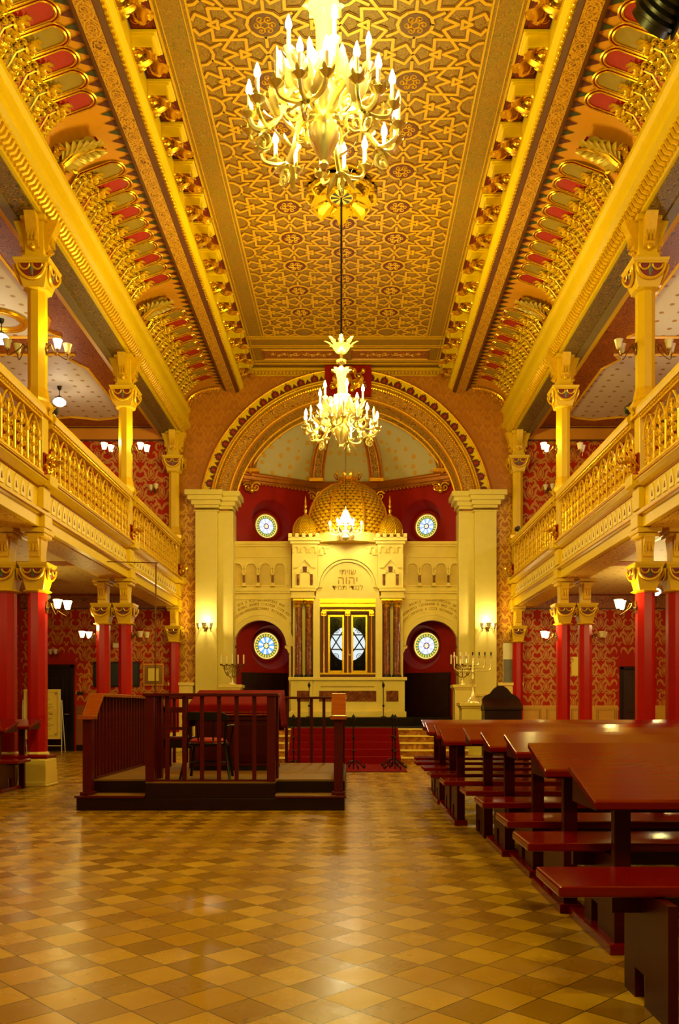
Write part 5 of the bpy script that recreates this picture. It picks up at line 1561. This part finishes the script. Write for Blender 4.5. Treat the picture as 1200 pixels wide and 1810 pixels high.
for i in range(6):
    a = i * PI / 3; c = MB().lathe([(.014, .36), (.014, .44)], 6, (.43 * math.cos(a), .43 * math.sin(a), 0)).build('candle', 'candle_wax', t, world=False)
    MB().lathe([(.012, .44), (.03, .48), (.02, .53), (.004, .56)], 8, (.43 * math.cos(a), .43 * math.sin(a), 0)).build('bulb', 'bulb', c, world=False)
x = MB()
for i in range(18):
    a = i * PI / 9; x.ball((.2 * math.cos(a), .2 * math.sin(a), .5 - .0), .03, 6, 4); x.tube([(.2 * math.cos(a), .2 * math.sin(a), .5), (.05 * math.cos(a), .05 * math.sin(a), .85)], .01, 4)
x.build('crystal_drops', 'candle_wax', t, world=False)
point('ark_chandelier_light', (0, 22.7, 6.2), 150, (1, .88, .5), .12)

# ================================================================ BIMAH
bm = thing('bimah_platform', 'low dark wooden platform with balustrades and side steps', 'platform', (-1.53, 10.25, 0))
def W(mb, n, mat, par=None, **k): return mb.build(n, mat, par or bm, **k)
Xl, Xr, Yf, Yb = -3.16, .08, 10.25, 13.7
m = MB(); m.box(Xl, Xr, Yf, Yb, 0, .15); m.box(Xl, Xr, Yf + .34, Yb, .15, .33); m.box(-2.33, -.76, Yf, Yf + .34, .15, .33)
W(m, 'base', 'dark_wood', smooth=False, bevel=.008)
for a, b in ((Xl - .02, -2.33), (-.76, Xr + .02)): W(MB().box(a, b, Yf - .02, Yf + .36, .15, .18), 'step_tread', 'rail_wood', smooth=False, bevel=.006); W(MB().box(a + .16 * (a < -3), b - .12 * (b > -.5), Yf, Yf + .34, .18, .183), 'worn_tread', 'platform_floor', smooth=False)
m = MB(); m.box(-3.1, .02, Yf + .34, Yb - .02, .33, .35); m.box(-2.33, -.76, Yf + .02, Yf + .36, .33, .35); W(m, 'deck', 'platform_floor', smooth=False)
def post(x, y, z0, z1, w, nm='post', mat='rail_wood'): return W(MB().box(x - w / 2, x + w / 2, y - w / 2, y + w / 2, z0, z1), nm, mat, smooth=False, bevel=.006)
for x in (-3.05, .005):
    post(x, Yf + .12, .18, 1.1, .11, 'newel_post'); W(MB().box(x - .08, x + .08, Yf + .04, Yf + .2, .18, .22), 'newel_foot', 'rail_wood', smooth=False, bevel=.004)
    post(x, Yb - .08, .35, 1.38, .1)
for x in (-2.28, -.81): post(x, Yf + .06, .35, 1.38, .1); post(x, Yf + .5, .35, 1.38, .1)
# balusters, each its own piece
b0 = None
def baluster(x, y):
    global b0
    if b0 is None: b0 = W(MB().box(-.024, .024, -.018, .018, .36, 1.38), 'baluster', 'rail_wood', smooth=False, world=False); o = b0
    else: o = b0.copy(); COL.objects.link(o)
    o.location = (x - bm.location.x, y - bm.location.y, 0)
for x in (-3.05, .005):
    for i in range(19): baluster(x, Yf + .5 + (Yb - Yf - .65) * i / 18)
    for i, h in ((.27, 1.2), (.38, 1.3)): W(MB().box(x - .024, x + .024, Yf + i - .018, Yf + i + .018, .36, h), 'short_baluster', 'rail_wood', smooth=False)
for px in (297, 327, 388, 419, 450, 358): baluster(.17 + (px - 622) / 145.0, Yf + .06)
for i in range(3):
    for x in (-2.28, -.81): baluster(x, Yf + .17 + .11 * i)
for x in [-2.9 + .2 * i for i in range(14)]: baluster(x + .02, Yb - .08)
m = MB().box(-2.36, -.72, Yf - .01, Yf + .13, 1.38, 1.42)
for x in (-2.28, -.81): m.box(x - .07, x + .07, Yf + .13, Yf + .56, 1.38, 1.42)
W(m, 'front_rail', 'rail_wood', smooth=False, bevel=.008)
W(MB().box(-2.93, -.13, Yb - .15, Yb - .01, 1.38, 1.42), 'back_rail', 'rail_wood', smooth=False, bevel=.008)
for x in (-3.05, .005):
    m = MB(); m.box(x - .09, x + .09, Yf + .46, Yb - .15, 1.38, 1.425)
    m.prism([(Yf + .16, 1.11), (Yf + .46, 1.38), (Yf + .46, 1.425), (Yf + .16, 1.155)], 'x', x - .09, x + .09); m.box(x - .1, x + .1, Yf + .0, Yf + .17, 1.1, 1.15)
    W(m, 'sloped_handrail', 'rail_cap', smooth=False, bevel=.008)
for x in (-3.05, .005): W(MB().box(x - .03, x + .03, Yf + .36, Yb - .1, .345, .38), 'bottom_rail', 'rail_wood', smooth=False)
W(MB().box(-2.3, -.8, Yf + .03, Yf + .09, .345, .37), 'bottom_rail', 'rail_wood', smooth=False)

# reading table with velvet cover
tb = thing('reading_table', 'dark wooden reading table under the red velvet cover', 'table', (-1.5, 12.45, .35))
MB().box(-.56, .56, -.38, .38, .06, .72).build('cabinet', 'rail_wood', tb, world=False, smooth=False, bevel=.008)
m = MB(); m.box(-.6, .6, -.42, .42, .72, .78); m.prism([(-.42, .78), (.42, .78), (.42, 1.12), (-.42, .9)], 'x', -.6, .6); m.build('sloped_top', 'rail_wood', tb, world=False, smooth=False)
m = MB().box(-.58, .58, -.4, .4, 0, .06); m.build('plinth', 'black_wood', tb, world=False, smooth=False)
m = MB().prism([(-.4, -.012), (-.36, -.012), (-.36, .01), (-.4, .01)], 'z', .1, .1001)
m = MB()
for a, b in ((-.5, -.03), (.03, .5)): m.box(a, b, -.395, -.38, .12, .66)
m.build('panel', 'pew_dark', tb, world=False, smooth=False, bevel=.006)
cl = MB()
def cloth(u, v):
    """u across, v from front hem over the slope to the back hem"""
    x = -.645 + 1.29 * u; L = [(-.45, .78), (-.46, .84), (-.445, .92), (-.43, .935), (0, 1.05), (.43, 1.15), (.445, 1.14), (.455, .9), (.45, .55)]
    f = v * (len(L) - 1); i = min(int(f), len(L) - 2); q = f - i
    y = L[i][0] + (L[i + 1][0] - L[i][0]) * q; z = L[i][1] + (L[i + 1][1] - L[i][1]) * q
    if v < .25: y -= .01 * math.sin(u * 40) * (.25 - v) * 4
    return V((x, y, z))
cl.grid(cloth, 44, 40)
for s in (-1, 1):
    def side(u, v, s=s):
        y = -.45 + .9 * u; zt = .93 + .21 * u
        return V((s * (.645 + .03 * v + .012 * math.sin(u * 22) * v), y, zt + (.62 - zt) * v))
    cl.grid(side, 24, 10, flip=(s < 0))
cv_ = cl.build('velvet_cover', 'velvet'); cv_.location = (-1.5, 12.45, .35); tag(cv_, 'red velvet cover draped over the reading table', 'tablecloth')
so = cv_.modifiers.new('cloth', 'SOLIDIFY'); so.thickness = .008; so.offset = 1
m = MB(); m.tube([(-.64, -.465, .79), (.64, -.465, .79)], .008, 4); m.tube([(-.6, -.47, .83), (.6, -.47, .83)], .005, 4)
o = m.build('gold_braid', 'gilt_dark', cv_, world=False)

# bentwood armchair behind the front rail, back to the camera
ch = thing('bentwood_chair', 'dark bentwood chair with red seat pad behind the platform rail', 'chair', (-1.66, 10.83, .35))
def Cb(mb, n, mat): return mb.build(n, mat, ch, world=False)
for s in (-1, 1):
    Cb(MB().tube(cr([(s * .31, -.27, 0), (s * .27, -.21, .22), (s * .235, -.19, .44), (s * .25, -.22, .62), (s * .26, -.25, .78)], 5), [.017] * 21, 8), 'rear_leg', 'black_wood')
    Cb(MB().tube([(s * .27, .26, 0), (s * .22, .2, .43)], .019, 8), 'front_leg', 'black_wood')
    Cb(MB().tube(cr([(s * .255, -.23, .66), (s * .32, -.05, .67), (s * .3, .12, .65), (s * .25, .18, .44)], 5), .014, 8), 'arm_bow', 'black_wood')
    Cb(MB().tube(cr([(s * .09, -.19, .44), (s * .1, -.24, .62), (s * .11, -.26, .79)], 4), .011, 6), 'back_spindle', 'black_wood')
m = MB().prism([(-.28, .74), (.28, .74), (.285, .8), (.2, .84), (-.2, .84), (-.285, .8)], 'y', -.285, -.25); Cb(m, 'top_rail', 'black_wood')
Cb(MB().lathe([(.25, .41), (.265, .425), (.265, .445), (.25, .455)], 24), 'seat_frame', 'black_wood')
Cb(MB().lathe([(.23, .45), (.235, .475), (.2, .5), (.1, .51)], 24), 'seat_pad', 'seat_red')
Cb(MB().tube([(.22 * math.cos(a), .2 * math.sin(a) - .01, .2) for a in [i * PI / 12 for i in range(24)]], .009, 6, True), 'stretcher_ring', 'black_wood')

# second small rail-back chair left of the table
c2 = thing('railback_chair', 'dark wooden rail-back chair standing left of the reading table', 'chair', (-2.4, 12.7, .35))
for x in (-.19, .19):
    for y in (-.18, .18):
        MB().box(x - .02, x + .02, y - .02, y + .02, 0, .92 if y < 0 else .44).build('leg', 'rail_wood', c2, world=False, smooth=False, bevel=.004)
MB().box(-.22, .22, -.21, .22, .42, .46).build('seat', 'rail_wood', c2, world=False, smooth=False, bevel=.006)
m = MB().box(-.22, .22, -.2, -.16, .82, .9); m.box(-.2, .2, -.19, -.17, .56, .61)
for x in (-.1, 0, .1): m.box(x - .012, x + .012, -.19, -.17, .6, .83)
m.build('backrest', 'rail_wood', c2, world=False, smooth=False, bevel=.004)
MB().box(-.2, .2, -.2, .2, .3, .42).build('apron', 'dark_wood', c2, world=False, smooth=False)
# thin pole with a horizontal arm
t = thing('boom_pole', 'thin upright pole with a horizontal arm rising behind the left rail', 'pole', (-2.92, 13.3, .35))
MB().lathe([(.16, 0), (.15, .02), (.02, .03)], 14).build('foot', 'iron', t, world=False)
MB().tube([(0, 0, .02), (.02, 0, 3.15)], .011, 6).build('pole', 'bronze', t, world=False)
MB().tube([(.05, 0, 3.16), (-.75, .0, 3.18)], .008, 6).build('arm', 'bronze', t, world=False)

# ================================================================ PEWS (desk + seat on one frame)
def pew(x, y, L, s, zn, zf, label, seat=True, runner=True, over=.15, desk=True):
    """s=+1: the end shown to the nave is the left one. origin at that desk end, front post line"""
    t = thing('pew', label, 'pew', (x, y, 0), 0, 'pews with slanted desks')
    a = lambda p, q: (min(s * p, s * q), max(s * p, s * q))
    m = None
    if desk: m = MB().prism([(-.24, zn - .035), (-.235, zn), (-.215, zn + .012), (.26, zf + .012), (.26, zf - .025)], 'x', *a(0, L)).build('desk_top', 'pew_red', t, world=False, smooth=False, bevel=.006)
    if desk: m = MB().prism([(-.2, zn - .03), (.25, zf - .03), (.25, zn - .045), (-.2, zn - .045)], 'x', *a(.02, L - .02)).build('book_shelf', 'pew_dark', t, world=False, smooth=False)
    xs = [.16]; 
    while xs[-1] + 1.25 < L - .1: xs.append(xs[-1] + 1.25)
    P0 = E0 = None
    for q in xs:
        if not desk: pass
        elif P0 is None:
            P0 = MB().box(*a(-.0, .085), -.03, .03, .05 if runner else .0, zn - .035).build('post', 'pew_dark', t, world=False, smooth=False, bevel=.005); o = P0
        else: o = P0.copy(); COL.objects.link(o)
        if desk: o.location.x = s * q
        if seat:
            if E0 is None:
                z0 = .05 if runner else 0
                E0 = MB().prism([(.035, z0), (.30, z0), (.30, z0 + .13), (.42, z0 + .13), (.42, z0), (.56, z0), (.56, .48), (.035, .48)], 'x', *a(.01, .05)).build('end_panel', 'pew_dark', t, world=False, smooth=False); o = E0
            else: o = E0.copy(); COL.objects.link(o)
            o.location.x = s * q
            if runner and q < 2.8 or runner:
                if q == xs[0]: R0 = MB().box(*a(-.03, .11), -.06, .76, 0, .055).build('floor_runner', 'pew_red', t, world=False, smooth=False, bevel=.006); o = R0
                else: o = R0.copy(); COL.objects.link(o)
                o.location.x = s * q
    if seat:
        MB().box(*a(-over, L), .16, .60, .485, .53).build('seat', 'pew_red', t, world=False, smooth=False, bevel=.01)
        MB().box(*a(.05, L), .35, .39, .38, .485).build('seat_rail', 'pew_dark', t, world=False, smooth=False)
    return t
rows = [(1.22, 3.24, .79, .92, False, .22), (1.34, 4.33, .79, .925, True, .24), (1.30, 5.2, .875, 1.01, True, .15), (1.335, 6.25, .92, 1.03, True, .18), (1.29, 7.14, .92, 1.025, True, .14),
        (1.265, 8.1, .94, 1.04, False, .2), (1.12, 9.0, .89, 1.01, True, .1), (1.15, 9.95, .92, 1.035, True, .12), (1.135, 10.95, .93, 1.035, True, .12), (1.165, 11.95, .97, 1.06, True, .08)]
for k, (x, y, zn, zf, rn, ov) in enumerate(rows):
    lab = ('polished red bench seat cut off by the right picture edge, nearest of all' if k == 0 else
           'polished red pew with a slanted desk on the right, %s one seen from the front' % ORD[k] if k < 9 else 'polished red pew farthest back on the right, next to the ark steps')
    L = (4.2 if k < 7 else 5.1) - x + .2
    pew(x, y, L, 1, zn, zf, lab, True, rn, ov, k > 0)
pew(-4.78, 12.35, 3.2, -1, .925, 1.03, 'red pew at the left edge in front of the near red columns', True, True, .45)
pew(-4.7, 13.05, 3.2, -1, .955, 1.05, 'red slanted desk without a seat against the near left red columns', False, False)
pew(-4.78, 11.3, 3.2, -1, .925, 1.03, 'red pew at the left edge, nearer one mostly outside the picture', True, True, .45)

# ================================================================ AISLE THINGS
t = thing('sign_easel', 'large yellow printed sign on a white metal easel in the left aisle', 'sign', (-8.42, 23.55, 0))
def E(mb, n, mat, par=None): return mb.build(n, mat, par or t, world=False, smooth=False)
b = E(MB().box(-.5, .5, -.02, 0, .37, 1.74), 'board', 'paper')
m = MB(); m.tube([(-.42, -.022, .45), (.42, -.022, .45), (.42, -.022, 1.66), (-.42, -.022, 1.66)], .006, 4, True)
for x in (-.38, .38):
    for z in (.49, 1.62): m.scroll((x, -.022, z), (1, 0, 0), (0, 0, 1), .04, 1.5, .006, 0, 4, 10)
rr = random.Random(3); z = 1.54
while z > .56:
    if rr.random() > .12:
        n = 3 + rr.randrange(4); x = -.34
        for i in range(n):
            w = rr.uniform(.05, .14)
            if x + w > .34: break
            m.box(x, x + w, -.023, -.019, z, z + .012); x += w + .02
    z -= .036
E(m, 'printed_text', 'ink', b)
m = MB(); m.tube([(-.5, -.01, .37), (.5, -.01, .37), (.5, -.01, 1.74), (-.5, -.01, 1.74)], .015, 6, True); E(m, 'board_frame', 'white_paint', b)
for s in (-1, 1):
    E(MB().tube([(s * .54, -.02, 0), (s * .54, .0, 1.45)], .013, 6), 'leg', 'white_paint'); E(MB().tube([(s * .54, .28, 0), (s * .54, .0, 1.4)], .012, 6), 'rear_leg', 'white_paint')
m = MB().tube([(-.54, -.02, .18), (.54, -.02, .18)], .012, 6)
for s in (-1, 1): m.tube([(s * .5, -.01, .6), (s * .54, -.02, .6)], .01, 5); m.tube([(s * .5, -.01, 1.4), (s * .54, -.02, 1.4)], .01, 5)
E(m, 'crossbar', 'white_paint')
def frame(x0, x1, z0, z1, fm, pm, label, cat, nm, mat_in=None):
    t = thing(nm, label, cat, ((x0 + x1) / 2, YW - .03, z0)); w = (x1 - x0) / 2; h = z1 - z0
    m = MB(); f = .05
    m.box(-w, w, -.03, .0, 0, f); m.box(-w, w, -.03, 0, h - f, h); m.box(-w, -w + f, -.03, 0, f, h - f); m.box(w - f, w, -.03, 0, f, h - f); m.build('frame', fm, t, world=False, smooth=False, bevel=.004)
    p = MB().box(-w + f, w - f, -.015, 0, f, h - f).build('panel', pm, t, world=False, smooth=False)
    if mat_in: MB().box(-w + .15, w - .15, -.02, -.014, .14, h - .14).build('document', mat_in, p, world=False, smooth=False)
frame(-7.22, -5.9, 1.83, 2.55, 'black_wood', 'blackpaint', 'wide black framed board behind the far left red columns', 'board', 'framed_board')
frame(-5.8, -5.2, 1.86, 2.5, 'gilt_dark', 'bronze', 'small framed yellow document on the left end wall beside the arch', 'picture', 'framed_document', 'paper')
t = thing('notice_sheet', 'plain yellow notice between the far right red columns', 'notice', (6.6, YW - .01, 2.15)); MB().box(-.15, .15, -.012, 0, 0, .54).build('sheet', 'paper', t, world=False, smooth=False)
t = thing('wall_box', 'small white box on the red wall between the far left columns', 'box', (-6.55, YW - .01, 2.95)); MB().box(-.11, .11, -.06, 0, 0, .13).build('case', 'white_paint', t, world=False, smooth=False, bevel=.01)
t = thing('switch_plate', 'dark switch plate on the left end wall right of the dark door', 'switch', (-7.6, YW - .01, 1.6)); MB().box(-.09, .09, -.02, 0, 0, .09).build('plate', 'blackpaint', t, world=False, smooth=False, bevel=.006)

def spot(loc, rz, label, s=1.0, white=False):
    t = thing('spotlight', label, 'spotlight', loc, rz)
    MB().lathe([(.0, -.1 * s), (.05 * s, -.1 * s), (.06 * s, .05 * s), (.07 * s, .1 * s), (.055 * s, .1 * s), (.05 * s, .08 * s)], 14, ax='y').build('housing', 'blackpaint', t, world=False)
    MB().tube([(-.07 * s, 0, 0), (-.075 * s, 0, -.1 * s), (.075 * s, 0, -.1 * s), (.07 * s, 0, 0)], .008 * s, 5).build('yoke', 'iron', t, world=False)
    MB().cbox((0, 0, -.12 * s), (.08 * s, .08 * s, .04 * s)).build('clamp', 'white_paint' if white else 'iron', t, world=False, smooth=False)
spot((-4.75, 13.95, 6.16), 0, 'small black spotlight on the left balustrade rail by the near column', 1, True)
spot((4.72, 13.9, 6.16), 0, 'small black spotlight on the right balustrade rail by the near column')
spot((4.72, 23.3, 6.16), 0, 'small dark spotlight on the right balustrade rail by the arch wall', 1, True)
# large finned stage light at the top right corner, on a bracket from the entablature
t = thing('stage_light', 'large black finned stage light in the top right corner', 'spotlight', (3.84, 9.85, 9.5))
m = MB()
pr = []
for i in range(6): pr += [(.2 + .012 * i, -.24 + i * .08), (.235 + .012 * i, -.225 + i * .08), (.235 + .012 * i, -.19 + i * .08), (.2 + .012 * i, -.175 + i * .08)]
m.lathe([(.02, -.26)] + pr + [(.27, .3), (.24, .3), (.2, .2)], 24, ax='y'); m.xf(Matrix.Rotation(-.5, 4, 'X') @ Matrix.Rotation(.4, 4, 'Z')); m.build('housing', 'blackpaint', t, world=False)
MB().box(.1, .13, -.2, .2, -.35, .3).build('side_plate', 'iron', t, world=False, smooth=False)
MB().tube([(.12, 0, .1), (.4, 0, .08), (.66, 0, .0)], .03, 8).build('bracket_arm', 'iron', t, world=False)

# ================================================================ LIGHT, WORLD, CAMERA
for (x, y, e) in ((-.085, 7.7, 1.0), (-.03, 16.0, 1.0), (0, -.8, .75)):
    for i in range(3):
        a = i * 2 * PI / 3 + .5
        point('chandelier_light', (x + .5 * math.cos(a), y + .5 * math.sin(a), 6.95), 380 * e, (1, .86, .13), .12)
for s in (-1, 1):  # added fill points without fixtures, to brighten galleries and aisles
    for y in (5.0, 11.0): 
        point('gallery_fill_light', (s * 7.2, y, 7.2), 105 if s > 0 else 20, (1, .9, .66), .15); point('aisle_fill_light', (s * 7.3, y + 2, 3.4), 130 if s > 0 else 70, (1, .82, .3), .12)
    point('gallery_fill_light', (s * 7.2, 17.6, 7.2), 90 if s > 0 else 16, (1, .9, .66), .15)
point('aisle_fill_light', (-7.3, 19.6, 3.4), 30, (1, .82, .3), .12); point('aisle_fill_light', (7.3, 19.6, 3.4), 130, (1, .82, .3), .12)  # added fill deeper in the aisles
wd = bpy.data.worlds.new('world'); SC.world = wd; wd.use_nodes = True
wd.node_tree.nodes['Background'].inputs[0].default_value = (1, .82, .22, 1); wd.node_tree.nodes['Background'].inputs[1].default_value = .12

cam = bpy.data.cameras.new('camera'); co = bpy.data.objects.new('camera', cam); COL.objects.link(co)
co.location = (.17, 0, 1.25); co.rotation_euler = (PI / 2, 0, 0)
cam.sensor_width = 36; cam.sensor_fit = 'AUTO'; cam.lens = 1500 / 1810 * 36
cam.shift_x = -22 / 1810; cam.shift_y = 345 / 1810; cam.clip_end = 200
SC.camera = co
SC.view_settings.view_transform = 'Standard'; SC.view_settings.look = 'None'; SC.view_settings.gamma = 1; SC.view_settings.use_curve_mapping = False
SC.view_settings.exposure = -0.15
cy = SC.cycles
cy.use_denoising = True; cy.max_bounces = 7; cy.diffuse_bounces = 4; cy.glossy_bounces = 3; cy.transmission_bounces = 3; cy.transparent_max_bounces = 6
cy.sample_clamp_indirect = 4.0; cy.sample_clamp_direct = 0.0; cy.caustics_reflective = False; cy.caustics_refractive = False
